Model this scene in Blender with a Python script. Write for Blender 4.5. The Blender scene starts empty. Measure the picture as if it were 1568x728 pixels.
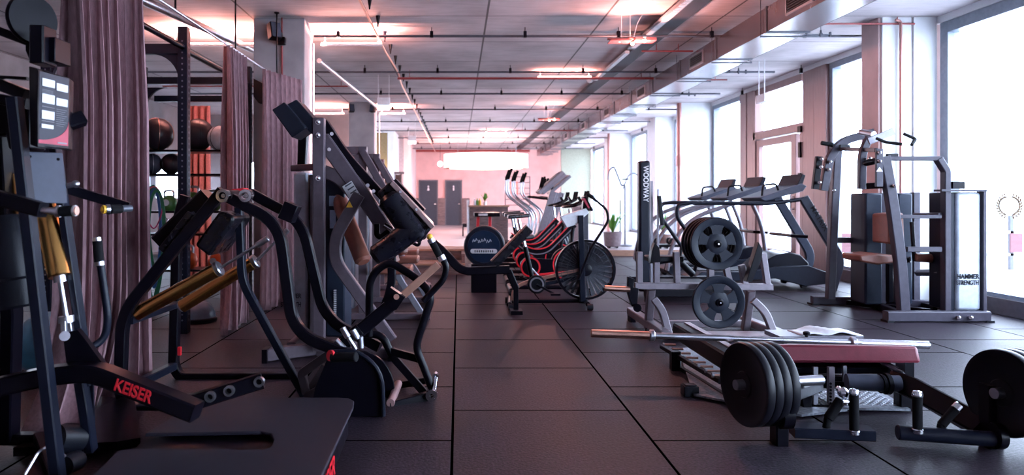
import bpy, math, random
from mathutils import Vector, Matrix
random.seed(7)
PI = math.pi
scn = bpy.context.scene
COL = scn.collection
# ---------------------------------------------------------------- camera
FPX, CX, CY, HC = 1094.0, 702.0, 304.0, 1.19     # focal length in pixels, vanishing point, eye height
cam = bpy.data.objects.new('camera', bpy.data.cameras.new('camera')); COL.objects.link(cam)
cam.location = (0, 0, HC); cam.rotation_euler = (PI/2, 0, 0)
cam.data.sensor_width = 36; cam.data.lens = FPX/1568*36
cam.data.shift_x = (784-CX)/1568; cam.data.shift_y = (CY-364)/1568
cam.data.clip_end = 300; cam.data.clip_start = .05
cam.data.dof.use_dof = True; cam.data.dof.focus_distance = 4.6; cam.data.dof.aperture_fstop = 2.2
scn.camera = cam
# ---------------------------------------------------------------- light and exposure
SKY = 17.5; LAMPS = 3.4
w = bpy.data.worlds.new('overcast_sky'); scn.world = w; w.use_nodes = True
bg = w.node_tree.nodes['Background']; bg.inputs[0].default_value = (.70, .80, 1.0, 1); bg.inputs[1].default_value = SKY
PINK = (1.0, .40, .32); PINKW = (1.0, .62, .56)
scn.view_settings.view_transform = 'Standard'; scn.view_settings.look = 'None'
scn.view_settings.exposure = -0.1; scn.view_settings.gamma = 1.0
scn.view_settings.use_curve_mapping = False
def area(name, loc, sx, sy, power, color, rot=(0, 0, 0), parent=None, spread=PI):
    l = bpy.data.lights.new(name, 'AREA'); l.shape = 'RECTANGLE'; l.size = sx; l.size_y = sy
    l.energy = power; l.color = color; l.spread = spread
    l.energy *= LAMPS
    o = bpy.data.objects.new(name, l); COL.objects.link(o); o.location = loc; o.rotation_euler = rot
    if parent:
        o.parent = parent; o.location = Vector(loc)-WL[parent.name]
    return o
WL = {}
# ---------------------------------------------------------------- helpers
def P(px, py, Y): return Vector(((px-CX)/FPX*Y, Y, HC-(py-CY)/FPX*Y))
def PL(pts, Y=None): return [P(p[0], p[1], p[2] if len(p) > 2 else Y) for p in pts]
V = Vector
EX, EY, EZ = V((1, 0, 0)), V((0, 1, 0)), V((0, 0, 1))
def fillet(pts, r, n=6):
    pts = [V(p) for p in pts]
    if r <= 0 or len(pts) < 3: return pts
    out = [pts[0]]
    for i in range(1, len(pts)-1):
        a, b, c = pts[i-1], pts[i], pts[i+1]
        d1 = (a-b); d2 = (c-b); L = min(d1.length, d2.length)*.48
        rr = min(r, L); p1 = b+d1.normalized()*rr; p2 = b+d2.normalized()*rr
        for k in range(n+1):
            t = k/n; out.append(p1*(1-t)**2+b*2*t*(1-t)+p2*t*t)
    out.append(pts[-1]); return out
EACH = {'top_frame', 'cross_beam', 'side_rail', 'hole_rim', 'knurled_sleeve', 'base_beam', 'foot', 'leg', 'suspension_wire', 'suspension_rod', 'drop_rod', 'pull_up_bar', 'castor', 'legs', 'foot_wheel', 'red_tag', 'link_bar', 'foot_strut', 'rear_strut', 'pivot_block', 'stabiliser', 'fork', 'tread_block', 'side_board', 'bulb', 'base_foot', 'floor_post', 'uprights', 'head', 'upright_grip', 'clamp_ring', 'rear_post', 'bump_stop', 'curved_brace', 'crossbar', 'pivot_ring', 'rim_band', 'bracket', 'hinge', 'side_post'}
class MB:
    def __init__(s): s.v = []; s.f = []; s.p = []
    def add(s, vs, fs):
        o = len(s.v); s.p.append((list(vs), list(fs))); s.v += [V(v) for v in vs]; s.f += [[i+o for i in f] for f in fs]; return s
    def box(s, c, size, rot=None, ax=None):
        hx, hy, hz = [k/2 for k in size]; c = V(c)
        vs = [V((x, y, z)) for x in (-hx, hx) for y in (-hy, hy) for z in (-hz, hz)]
        if ax: vs = [ax[0]*v.x+ax[1]*v.y+ax[2]*v.z for v in vs]
        if rot is not None: vs = [rot @ v for v in vs]
        return s.add([c+v for v in vs], [(0, 1, 3, 2), (4, 6, 7, 5), (0, 4, 5, 1), (2, 3, 7, 6), (0, 2, 6, 4), (1, 5, 7, 3)])
    def bb(s, x0, x1, y0, y1, z0, z1): return s.box(((x0+x1)/2, (y0+y1)/2, (z0+z1)/2), (x1-x0, y1-y0, z1-z0))
    def sweep(s, pts, prof, n=None, closed=False):
        # prof: list of (a,b) in section axes; n = constant axis for a
        N = len(pts); m = len(prof); vs = []; prev = None
        for i, p in enumerate(pts):
            if closed: t1 = (p-pts[i-1]); t2 = (pts[(i+1) % N]-p)
            else:
                t1 = (p-pts[i-1]) if i else (pts[1]-p); t2 = (pts[i+1]-p) if i < N-1 else t1
            if t1.length < 1e-9: t1 = t2
            if t2.length < 1e-9: t2 = t1
            t1 = t1.normalized(); t2 = t2.normalized(); t = (t1+t2)
            t = t.normalized() if t.length > 1e-6 else t1
            k = 1/max(.35, math.sqrt(max(0, (1+t1.dot(t2))/2)))
            if n is not None:
                b = t.cross(n)
                if b.length < 1e-4: b = t.cross(EX)
                b.normalize(); a = b.cross(t).normalized()
                if a.dot(n) < 0: a = -a
                for (u, v) in prof: vs.append(p+a*u+b*v*k)
            else:
                if prev is None:
                    a = t.cross(EZ if abs(t.z) < .9 else EX).normalized()
                else:
                    a = prev-t*prev.dot(t)
                    a = a.normalized() if a.length > 1e-6 else t.cross(EZ).normalized()
                prev = a; b = t.cross(a)
                for (u, v) in prof: vs.append(p+a*u+b*v)
        fs = []
        for i in range(N if closed else N-1):
            j = (i+1) % N
            for q in range(m): fs.append((i*m+q, i*m+(q+1) % m, j*m+(q+1) % m, j*m+q))
        if not closed: fs += [list(range(m))[::-1], [(N-1)*m+q for q in range(m)]]
        return s.add(vs, fs)
    def tube(s, pts, r, fl=0, seg=12, closed=False):
        pts = fillet(pts, fl)
        return s.sweep(pts, [(r*math.cos(2*PI*k/seg), r*math.sin(2*PI*k/seg)) for k in range(seg)], closed=closed)
    def bar(s, pts, wn, h, n=EY, fl=0):
        pts = fillet(pts, fl); a, b = wn/2, h/2; c = min(a, b)*.22
        return s.sweep(pts, [(-a+c, -b), (a-c, -b), (a, -b+c), (a, b-c), (a-c, b), (-a+c, b), (-a, b-c), (-a, -b+c)], n=n)
    def lathe(s, c, ax, prof, seg=32, cap=True):
        # prof [(radius, along)], axis from c
        c = V(c); ax = V(ax).normalized(); a = ax.cross(EZ if abs(ax.z) < .9 else EX).normalized(); b = ax.cross(a)
        vs = []
        for (r, h) in prof:
            for k in range(seg):
                th = 2*PI*k/seg; vs.append(c+ax*h+(a*math.cos(th)+b*math.sin(th))*r)
        fs = []
        for i in range(len(prof)-1):
            for k in range(seg): fs.append((i*seg+k, i*seg+(k+1) % seg, (i+1)*seg+(k+1) % seg, (i+1)*seg+k))
        if cap: fs += [list(range(seg))[::-1], [(len(prof)-1)*seg+k for k in range(seg)]]
        return s.add(vs, fs)
    def cyl(s, a, b, r, seg=20, ch=0):
        a, b = V(a), V(b); L = (b-a).length
        pr = [(r, 0), (r, L)] if not ch else [(r-ch, 0), (r, ch), (r, L-ch), (r-ch, L)]
        return s.lathe(a, b-a, pr, seg)
    def ring(s, c, ax, r0, r1, th, seg=40):
        return s.lathe(V(c)-V(ax).normalized()*th/2, ax, [(r0, 0), (r1, 0), (r1, th), (r0, th), (r0, 0)], seg, cap=False)
    def ball(s, c, r, seg=20, sc=(1, 1, 1)):
        c = V(c); vs = []; rows = seg//2; fs = []
        for i in range(rows+1):
            ph = PI*i/rows
            for k in range(seg):
                th = 2*PI*k/seg
                vs.append(c+V((r*sc[0]*math.sin(ph)*math.cos(th), r*sc[1]*math.sin(ph)*math.sin(th), r*sc[2]*math.cos(ph))))
        for i in range(rows):
            for k in range(seg): fs.append((i*seg+k, i*seg+(k+1) % seg, (i+1)*seg+(k+1) % seg, (i+1)*seg+k))
        return s.add(vs, fs)
    def prism(s, poly, d):
        # poly list of world points (planar), d offset vector
        n = len(poly); poly = [V(p) for p in poly]; d = V(d)
        fs = [list(range(n)), [n+i for i in range(n)][::-1]]+[(i, i+n, (i+1) % n+n, (i+1) % n) for i in range(n)]
        return s.add(poly+[p+d for p in poly], fs)
    def text(s, string, size, org, xdir, ydir, ext=.002, bold=.0, xs=1.0, center=False):
        cu = bpy.data.curves.new('lettering', 'FONT'); cu.body = string; cu.size = size; cu.extrude = ext; cu.offset = bold
        if center: cu.align_x = 'CENTER'; cu.align_y = 'CENTER'
        ob = bpy.data.objects.new('lettering', cu); COL.objects.link(ob)
        bpy.context.view_layer.update()
        me = bpy.data.meshes.new_from_object(ob.evaluated_get(bpy.context.evaluated_depsgraph_get()))
        x = V(xdir).normalized(); z = x.cross(V(ydir)).normalized(); y = z.cross(x)
        s.add([V(org)+x*v.co.x*xs+y*v.co.y+z*v.co.z for v in me.vertices], [list(p.vertices) for p in me.polygons])
        bpy.data.objects.remove(ob); bpy.data.curves.remove(cu); bpy.data.meshes.remove(me)
        return s
    def build(s, name, m, parent=None, origin=None, smooth=True, bev=0, label=None, fixn=True):
        if name in EACH and parent is not None and 1 < len(s.p) <= 12:
            nm = {'legs': 'leg', 'uprights': 'upright'}.get(name, name); r = None
            for (vs, fs) in s.p:
                o = MB().add(vs, fs).build(nm, m, parent, origin, smooth, bev, label, fixn); r = r or o
            return r
        me = bpy.data.meshes.new(name)
        o0 = WL[parent.name] if parent is not None else (V(origin) if origin is not None else V((0, 0, 0)))
        me.from_pydata([tuple(v-o0) for v in s.v], [], s.f); me.validate()
        if fixn:
            import bmesh
            bm = bmesh.new(); bm.from_mesh(me); bmesh.ops.recalc_face_normals(bm, faces=bm.faces); bm.to_mesh(me); bm.free()
        if smooth:
            me.shade_smooth(); me.set_sharp_from_angle(angle=math.radians(38))
        me.materials.append(m)
        o = bpy.data.objects.new(name, me); COL.objects.link(o)
        if parent is not None: o.parent = parent
        else: o.location = o0
        WL[o.name] = o0
        if bev:
            b = o.modifiers.new('bevel', 'BEVEL'); b.width = bev; b.segments = 2; b.limit_method = 'ANGLE'; b.angle_limit = math.radians(50)
        if label: o['label'] = label
        return o
def tag(o, label, cat, group=None, kind=None):
    o['label'] = label; o['category'] = cat
    if group: o['group'] = group
    if kind: o['kind'] = kind
    return o
def thing(name, label, cat, loc, group=None):
    o = bpy.data.objects.new(name, None); COL.objects.link(o); o.location = loc; o.empty_display_size = .1
    WL[o.name] = V(loc); return tag(o, label, cat, group)
def struct(name, mb, m, bev=0, origin=None, smooth=False):
    o = mb.build(name, m, origin=origin, bev=bev, smooth=smooth); o['kind'] = 'structure'; return o
def copy_tree(o, parent=None):
    c = o.copy(); COL.objects.link(c)
    if parent is not None: c.parent = parent
    WL[c.name] = WL[o.name]
    for ch in list(o.children): copy_tree(ch, c)
    return c
def dup(o, shift, label, group=None, rz=0):
    c = copy_tree(o); c.location = o.location+V(shift); c.rotation_euler = (0, 0, o.rotation_euler.z+rz); c['label'] = label
    if group: c['group'] = group
    return c
# ---------------------------------------------------------------- materials
MATS = {}
def mat(name, col, rough=.5, metal=0, noise=0, nscale=20, bump=0, bscale=200, emit=None, es=0, coat=0, rvar=0, stretch=None, spec=None):
    m = bpy.data.materials.new(name); m.use_nodes = True; nt = m.node_tree; b = nt.nodes['Principled BSDF']
    b.inputs['Base Color'].default_value = (*col, 1); b.inputs['Roughness'].default_value = rough; b.inputs['Metallic'].default_value = metal
    if spec is None and max(col) < .12 and metal == 0: spec = .22
    if spec is not None: b.inputs['Specular IOR Level'].default_value = spec
    if coat: b.inputs['Coat Weight'].default_value = coat; b.inputs['Coat Roughness'].default_value = .15
    if emit: b.inputs['Emission Color'].default_value = (*emit, 1); b.inputs['Emission Strength'].default_value = es
    tc = nt.nodes.new('ShaderNodeTexCoord'); mp = nt.nodes.new('ShaderNodeMapping'); nt.links.new(tc.outputs['Object'], mp.inputs[0])
    if stretch: mp.inputs['Scale'].default_value = stretch
    nz = nt.nodes.new('ShaderNodeTexNoise'); nz.inputs['Scale'].default_value = nscale; nz.inputs['Detail'].default_value = 5
    nt.links.new(mp.outputs[0], nz.inputs['Vector'])
    nn = noise if noise else .12
    cr = nt.nodes.new('ShaderNodeMapRange'); cr.inputs[1].default_value = .3; cr.inputs[2].default_value = .7
    cr.inputs[3].default_value = 1-nn; cr.inputs[4].default_value = 1+nn
    nt.links.new(nz.outputs[0], cr.inputs[0])
    mx = nt.nodes.new('ShaderNodeVectorMath'); mx.operation = 'SCALE'; mx.inputs[0].default_value = col
    nt.links.new(cr.outputs[0], mx.inputs['Scale']); nt.links.new(mx.outputs[0], b.inputs['Base Color'])
    rr = nt.nodes.new('ShaderNodeMapRange'); rr.inputs[3].default_value = max(0, rough-(rvar or .05)); rr.inputs[4].default_value = min(1, rough+(rvar or .05))
    nt.links.new(nz.outputs[0], rr.inputs[0]); nt.links.new(rr.outputs[0], b.inputs['Roughness'])
    if bump:
        n2 = nt.nodes.new('ShaderNodeTexNoise'); n2.inputs['Scale'].default_value = bscale; nt.links.new(mp.outputs[0], n2.inputs['Vector'])
        bp = nt.nodes.new('ShaderNodeBump'); bp.inputs['Strength'].default_value = bump; bp.inputs['Distance'].default_value = .002
        nt.links.new(n2.outputs[0], bp.inputs['Height']); nt.links.new(bp.outputs[0], b.inputs['Normal'])
    return m
BLACK = mat('black powder coated steel', (.0035, .003, .0065), .30, spec=.13)
BLUEBLK = mat('blue black painted steel', (.008, .010, .020), .33, spec=.16)
GREYP = mat('warm grey hammered steel', (.105, .080, .098), .38, bump=.2)
SILVERP = mat('silver grey painted steel', (.22, .21, .25), .35, metal=.3)
SHROUD = mat('dark slate shroud', (.015, .021, .038), .42)
PLATEG = mat('dull grey metal plate', (.055, .062, .09), .5)
WHITEP = mat('pale silver plastic shroud', (.42, .46, .53), .35)
CHROME = mat('chrome', (.82, .82, .86), .14, metal=1)
STEEL = mat('brushed steel', (.55, .55, .6), .3, metal=1)
COPPER = mat('warm copper toned steel', (.75, .42, .32), .3, metal=1)
GOLD = mat('gold anodised aluminium', (.80, .42, .13), .26, metal=1, noise=.03, rvar=.01)
LEATHER = mat('black upholstery', (.005, .005, .010), .28, spec=.3, bump=.35, bscale=160)
BROWN = mat('brown leather upholstery', (.19, .062, .042), .42, bump=.3, bscale=150)
MAROON = mat('maroon leather upholstery', (.19, .020, .038), .45, bump=.3, bscale=160, noise=.1)
RUBBER = mat('black rubber', (.006, .007, .012), .45, bump=.2)
NAVYR = mat('navy black rubber', (.008, .011, .021), .42, bump=.2, bscale=90)
GRIP = mat('black foam grip', (.004, .004, .006), .85)
RED = mat('red paint', (.75, .015, .03), .4, emit=None)
PINKR = mat('crimson print', (.45, .03, .07), .45)
YELLOW = mat('yellow cap', (.9, .5, .04), .4)
ORANGE = mat('orange vinyl', (.75, .11, .02), .4)
WHITE = mat('white paint', (.75, .75, .78), .45)
WALLW = mat('white plaster', (.72, .73, .75), .85, noise=.04, nscale=6)
CURT = mat('dusty mauve curtain cloth', (.29, .165, .185), .92, noise=.22, nscale=60, bump=.5, bscale=400, stretch=(1, 1, .25))
CURTP = mat('curtain cloth in rose light', (.30, .09, .08), .9, noise=.2, nscale=50)  # pink lamplight on the far curtain is put into this cloth colour
GREEN = mat('green vinyl', (.06, .17, .04), .45)
TEAL = mat('green latex band', (.01, .13, .06), .5)
BLUEB = mat('blue latex band', (.015, .08, .25), .5)
PINKB = mat('magenta latex band', (.5, .03, .13), .5)
BALLBL = mat('blue exercise ball vinyl', (.10, .32, .48), .35, noise=.08)
LEAF = mat('leaf green', (.10, .30, .04), .5, noise=.3)
CLAY = mat('grey brown clay pot', (.20, .15, .16), .8, noise=.2)
WOOD = mat('warm oak board', (.42, .24, .17), .5, noise=.25, nscale=8, stretch=(1, 12, 12))
WOODD = mat('dark wood cladding', (.15, .10, .10), .6, noise=.5, nscale=7, stretch=(1, 1, 9))
TAN = mat('olive tan wall panel', (.24, .17, .08), .8)
DOORG = mat('slate grey door paint', (.045, .055, .075), .45)
FRAMEW = mat('brown anodised window frame', (.25, .15, .145), .4, metal=.25, noise=.15, nscale=9, stretch=(8, 8, .3))
FRAMEG = mat('grey aluminium window frame', (.22, .25, .30), .4, metal=.3)
DUCT = mat('galvanised duct steel', (.27, .25, .28), .26, metal=.8, noise=.12, nscale=3, rvar=.04)
PIPE = mat('dark ceiling conduit', (.10, .105, .13), .4, metal=.4)
REDPIPE = mat('red sprinkler pipe', (.30, .045, .045), .45)
PINKPIPE = mat('copper pipe', (.42, .2, .18), .35, metal=.6)
def glassm(name, col=(1, 1, 1), rough=0):
    m = bpy.data.materials.new(name); m.use_nodes = True; nt = m.node_tree; nt.nodes.clear()
    o = nt.nodes.new('ShaderNodeOutputMaterial'); t = nt.nodes.new('ShaderNodeBsdfTransparent'); t.inputs[0].default_value = (*col, 1)
    g = nt.nodes.new('ShaderNodeBsdfGlossy'); g.inputs['Roughness'].default_value = .02
    fr = nt.nodes.new('ShaderNodeFresnel'); fr.inputs[0].default_value = 1.35
    mx = nt.nodes.new('ShaderNodeMixShader')
    ge = nt.nodes.new('ShaderNodeNewGeometry'); mt_ = nt.nodes.new('ShaderNodeMath'); mt_.operation = 'MULTIPLY_ADD'; mt_.inputs[1].default_value = -1; mt_.inputs[2].default_value = 1
    nt.links.new(ge.outputs['Backfacing'], mt_.inputs[0]); m2_ = nt.nodes.new('ShaderNodeMath'); m2_.operation = 'MULTIPLY'
    nt.links.new(mt_.outputs[0], m2_.inputs[0]); nt.links.new(fr.outputs[0], m2_.inputs[1]); nt.links.new(m2_.outputs[0], mx.inputs[0]); nt.links.new(t.outputs[0], mx.inputs[1]); nt.links.new(g.outputs[0], mx.inputs[2])
    nt.links.new(mx.outputs[0], o.inputs[0]); return m
GLASS = glassm('window glass', (.93, .96, .98))
def lampm(name, col, s):
    m = bpy.data.materials.new(name); m.use_nodes = True; b = m.node_tree.nodes['Principled BSDF']
    b.inputs['Base Color'].default_value = (*col, 1); b.inputs['Emission Color'].default_value = (*col, 1); b.inputs['Emission Strength'].default_value = s; return m
LRING = lampm('ring lamp diffuser', (1, .86, .84), 3.0)
LPINK = lampm('pink led', (1, .55, .48), 9)
LEXIT = lampm('exit sign panel', (.80, .92, .95), 1.0)
def floor_mat():
    m = bpy.data.materials.new('speckled rubber floor tiles'); m.use_nodes = True; nt = m.node_tree; N = nt.nodes; L = nt.links; b = N['Principled BSDF']
    tc = N.new('ShaderNodeTexCoord'); sp = N.new('ShaderNodeSeparateXYZ'); L.new(tc.outputs['Object'], sp.inputs[0])
    cb = N.new('ShaderNodeCombineXYZ')
    ax = N.new('ShaderNodeMath'); ax.operation = 'ADD'; ax.inputs[1].default_value = -3.506+40; L.new(sp.outputs[1], ax.inputs[0])
    ay = N.new('ShaderNodeMath'); ay.operation = 'ADD'; ay.inputs[1].default_value = .03+.98*20; L.new(sp.outputs[0], ay.inputs[0])
    L.new(ax.outputs[0], cb.inputs[0]); L.new(ay.outputs[0], cb.inputs[1])
    br = N.new('ShaderNodeTexBrick'); br.offset = .5; br.inputs['Scale'].default_value = 1; br.inputs['Brick Width'].default_value = 1.0
    br.inputs['Row Height'].default_value = .98; br.inputs['Mortar Size'].default_value = .008; br.inputs['Mortar Smooth'].default_value = .2
    br.inputs['Color1'].default_value = (.84, .84, .84, 1); br.inputs['Color2'].default_value = (1.18, 1.18, 1.18, 1); br.inputs['Mortar'].default_value = (.0, .0, .0, 1)
    L.new(cb.outputs[0], br.inputs['Vector'])
    n1 = N.new('ShaderNodeTexNoise'); n1.inputs['Scale'].default_value = 75; n1.inputs['Detail'].default_value = 6; L.new(tc.outputs['Object'], n1.inputs['Vector'])
    n2 = N.new('ShaderNodeTexNoise'); n2.inputs['Scale'].default_value = 2.2; n2.inputs['Detail'].default_value = 5; L.new(tc.outputs['Object'], n2.inputs['Vector'])
    m1 = N.new('ShaderNodeMapRange'); m1.inputs[1].default_value = .35; m1.inputs[2].default_value = .7; m1.inputs[3].default_value = .2; m1.inputs[4].default_value = 2.5; L.new(n1.outputs[0], m1.inputs[0])
    m2 = N.new('ShaderNodeMapRange'); m2.inputs[1].default_value = .3; m2.inputs[2].default_value = .7; m2.inputs[3].default_value = .6; m2.inputs[4].default_value = 1.4; L.new(n2.outputs[0], m2.inputs[0])
    mm = N.new('ShaderNodeMath'); mm.operation = 'MULTIPLY'; L.new(m1.outputs[0], mm.inputs[0]); L.new(m2.outputs[0], mm.inputs[1])
    sc = N.new('ShaderNodeVectorMath'); sc.operation = 'SCALE'; L.new(br.outputs[0], sc.inputs[0]); L.new(mm.outputs[0], sc.inputs['Scale'])
    mu = N.new('ShaderNodeVectorMath'); mu.operation = 'MULTIPLY'; mu.inputs[1].default_value = (.0175, .0122, .019); L.new(sc.outputs[0], mu.inputs[0])
    L.new(mu.outputs[0], b.inputs['Base Color'])
    rg = N.new('ShaderNodeMapRange'); sl = N.new('ShaderNodeMath'); sl.operation = 'MULTIPLY_ADD'; sl.inputs[1].default_value = -.22; sl.inputs[2].default_value = .22; L.new(br.outputs['Fac'], sl.inputs[0]); L.new(sl.outputs[0], b.inputs['Specular IOR Level']); rg.inputs[3].default_value = .42; rg.inputs[4].default_value = .55; L.new(n2.outputs[0], rg.inputs[0]); L.new(rg.outputs[0], b.inputs['Roughness'])
    sub = N.new('ShaderNodeMath'); sub.operation = 'MULTIPLY_ADD'; sub.inputs[1].default_value = -3; L.new(br.outputs['Fac'], sub.inputs[0]); L.new(n1.outputs[0], sub.inputs[2])
    bp = N.new('ShaderNodeBump'); bp.inputs['Strength'].default_value = .8; bp.inputs['Distance'].default_value = .003; L.new(sub.outputs[0], bp.inputs['Height']); L.new(bp.outputs[0], b.inputs['Normal'])
    return m
def ceil_mat():
    m = bpy.data.materials.new('board marked concrete ceiling'); m.use_nodes = True; nt = m.node_tree; N = nt.nodes; L = nt.links; b = N['Principled BSDF']
    tc = N.new('ShaderNodeTexCoord'); mp = N.new('ShaderNodeMapping'); mp.inputs['Location'].default_value = (-.33+1.37*20, -8.26+1.36*20, 0); L.new(tc.outputs['Object'], mp.inputs[0])
    br = N.new('ShaderNodeTexBrick'); br.offset = 0; br.inputs['Scale'].default_value = 1; br.inputs['Brick Width'].default_value = 1.37; br.inputs['Row Height'].default_value = 1.36
    br.inputs['Mortar Size'].default_value = .014; br.inputs['Mortar Smooth'].default_value = .3
    br.inputs['Color1'].default_value = (.9, .9, .9, 1); br.inputs['Color2'].default_value = (1.08, 1.08, 1.08, 1); br.inputs['Mortar'].default_value = (.22, .22, .22, 1)
    L.new(mp.outputs[0], br.inputs['Vector'])
    n1 = N.new('ShaderNodeTexNoise'); n1.inputs['Scale'].default_value = 1.6; n1.inputs['Detail'].default_value = 7; L.new(tc.outputs['Object'], n1.inputs['Vector'])
    mp2 = N.new('ShaderNodeMapping'); mp2.inputs['Scale'].default_value = (1.2, 16, 1); L.new(tc.outputs['Object'], mp2.inputs[0])
    n2 = N.new('ShaderNodeTexNoise'); n2.inputs['Scale'].default_value = 2.5; n2.inputs['Detail'].default_value = 4; L.new(mp2.outputs[0], n2.inputs['Vector'])
    m1 = N.new('ShaderNodeMapRange'); m1.inputs[1].default_value = .3; m1.inputs[2].default_value = .7; m1.inputs[3].default_value = .78; m1.inputs[4].default_value = 1.18; L.new(n1.outputs[0], m1.inputs[0])
    m2 = N.new('ShaderNodeMapRange'); m2.inputs[1].default_value = .3; m2.inputs[2].default_value = .7; m2.inputs[3].default_value = .86; m2.inputs[4].default_value = 1.12; L.new(n2.outputs[0], m2.inputs[0])
    mm = N.new('ShaderNodeMath'); mm.operation = 'MULTIPLY'; L.new(m1.outputs[0], mm.inputs[0]); L.new(m2.outputs[0], mm.inputs[1])
    sc = N.new('ShaderNodeVectorMath'); sc.operation = 'SCALE'; L.new(br.outputs[0], sc.inputs[0]); L.new(mm.outputs[0], sc.inputs['Scale'])
    mu = N.new('ShaderNodeVectorMath'); mu.operation = 'MULTIPLY'; mu.inputs[1].default_value = (.52, .47, .49); L.new(sc.outputs[0], mu.inputs[0])
    L.new(mu.outputs[0], b.inputs['Base Color']); b.inputs['Roughness'].default_value = .8
    return m
CONCD = mat('concrete darkened to cut bounce', (.24, .21, .22), .85, noise=.15, nscale=3)  # darker copy of the concrete, cuts light bounced onto the left floor
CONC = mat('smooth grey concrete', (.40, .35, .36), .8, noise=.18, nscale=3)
PINKWALL = mat('rose plaster wall', (.72, .44, .42), .8, noise=.08, nscale=3)
PALEF = mat('pale floor screed', (.34, .30, .31), .4, noise=.06, nscale=3)
# ================================================================ SETTING
H = 3.30; XW = 5.56; YB = 31.0; XL = -6.6
struct('floor', MB().bb(XL, XW+.3, -4, 15.0, -.1, 0), floor_mat())
struct('floor_rear', MB().bb(XL, XW+.3, 15.0, YB, -.1, .02), PALEF)
struct('ceiling', MB().bb(XL, XW+.3, -4, YB, H, H+.2), ceil_mat())
struct('wall_back', MB().bb(-1.84, XW+.3, YB, YB+.2, 0, H), PINKWALL)
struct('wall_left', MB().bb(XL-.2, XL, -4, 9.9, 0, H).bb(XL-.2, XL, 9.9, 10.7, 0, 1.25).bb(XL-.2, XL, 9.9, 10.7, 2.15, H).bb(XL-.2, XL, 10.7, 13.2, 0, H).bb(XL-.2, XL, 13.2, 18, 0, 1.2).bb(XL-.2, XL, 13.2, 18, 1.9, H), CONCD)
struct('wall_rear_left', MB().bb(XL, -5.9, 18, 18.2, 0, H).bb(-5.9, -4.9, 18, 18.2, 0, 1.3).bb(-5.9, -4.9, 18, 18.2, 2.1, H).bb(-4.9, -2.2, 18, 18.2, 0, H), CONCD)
struct('wall_behind_camera', MB().bb(XL, XW+.3, -4.2, -4, 0, H), mat('wall paint lightened for fill', (.40, .36, .38), .8))  # unseen wall, its tone lightened to throw fill light forward
struct('wall_corridor', MB().bb(-2.04, -1.84, 24, YB, 0, H), mat('pale pink plaster', (.66, .50, .49), .8))
struct('wall_partition', MB().bb(-3.4, -2.04, 24, 24.2, 2.2, H).bb(-2.2, -2.0, 22.2, 24, 0, H), WALLW)
struct('trim_1', MB().bb(-2.95, -2.2, 22.4, 22.5, 2.09, 3.25), TAN)
# raised pale platform and steps beyond the rubber floor
struct('floor_platform', MB().bb(1.1, XW, 14.8, 30.9, .02, .12), PALEF)
struct('trim_2', MB().bb(1.1, XW, 14.74, 14.8, 0, .12), WOOD)
st = thing('wooden_steps', 'low wooden seating steps at the end of the aisle', 'steps', (-.3, 11.6, 0))
for k, (y0, z) in enumerate(((11.1, .18), (11.75, .36))):
    MB().bb(-1.5, .10, y0, y0+.62, z-.035, z).build('tread', WOOD, st, bev=.004)
    MB().bb(-1.48, .08, y0+.03, y0+.06, 0, z-.035).build('riser', WOODD, st)
MB().bb(-1.5, -1.45, 11.15, 12.37, 0, .32).bb(.05, .10, 11.15, 12.37, 0, .32).build('side_board', WOODD, st)
# columns on the left
def column(n, x0, x1, y0, y1): return struct(n, MB().bb(x0, x1, y0, y1, 0, H), CONC, bev=.012)
column('trim_3', -2.40, -1.80, 8.36, 8.83)
column('trim_4', -2.41, -1.85, 15.7, 16.17)
column('trim_5', -2.42, -1.85, 1.0, 1.47)
# window wall: piers, sills, frames (all along X = XW)
struct('wall_right', MB().bb(XW, XW+.3, -4, 30.9, 3.22, H), WALLW)
PIERC = mat('rosy concrete pier', (.62, .45, .43), .75, noise=.12, nscale=3)
piers = []
for k, y in enumerate((8.34, 15.72, 23.1)):
    struct('trim_%d' % (6+k), MB().bb(4.9, XW+.25, y, y+.35, 0, H), PIERC if k == 0 else WALLW, bev=.008)
struct('trim_9', MB().bb(5.29, XW, 8.30, 8.34, 0, H).bb(4.93, 5.27, 8.31, 8.34, 0, H), WALLW, bev=.004)
struct('trim_10', MB().bb(5.1, XW+.25, 18.5, 19.3, 0, H).bb(5.1, XW+.25, 24.2, 25.0, 0, H), WALLW)
OLIVE = mat('pale olive wall', (.30, .32, .25), .8)
struct('trim_11', MB().bb(4.3, XW, 29.9, 30.05, .1, 3.28), OLIVE)
def window(n, y0, y1, fm, z0=.16, z1=3.22, fw=.09, extra=()):
    # frame ring and pane between y0 and y1
    w_ = thing('window_%d' % n, '', '', (XW+.1, (y0+y1)/2, 0)); del w_['label']; del w_['category']; w_['kind'] = 'structure'
    MB().bb(XW+.02, XW+.16, y0, y0+fw, z0, z1).bb(XW+.02, XW+.16, y1-fw, y1, z0, z1).bb(XW+.02, XW+.16, y0+fw, y1-fw, z1-fw, z1).bb(XW+.02, XW+.16, y0+fw, y1-fw, z0, z0+.05).build('window_frame', fm, w_, bev=.004)
    MB().bb(XW+.08, XW+.09, y0+fw, y1-fw, z0+.05, z1-fw).build('pane', GLASS, w_)
    return w_
window(1, 3.9, 8.28, FRAMEG, fw=.13); window(2, -.2, 3.8, FRAMEG, fw=.12)
window(12, -3.9, -.3, FRAMEG, fw=.12)
window(3, 8.75, 10.75, FRAMEG)
window(4, 14.05, 15.70, FRAMEG)
window(5, 16.1, 18.45, FRAMEG); window(6, 19.35, 21.1, FRAMEG); window(7, 21.2, 23.05, FRAMEG); window(8, 25.05, 27.4, FRAMEG); window(9, 27.5, 29.8, FRAMEG)
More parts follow.
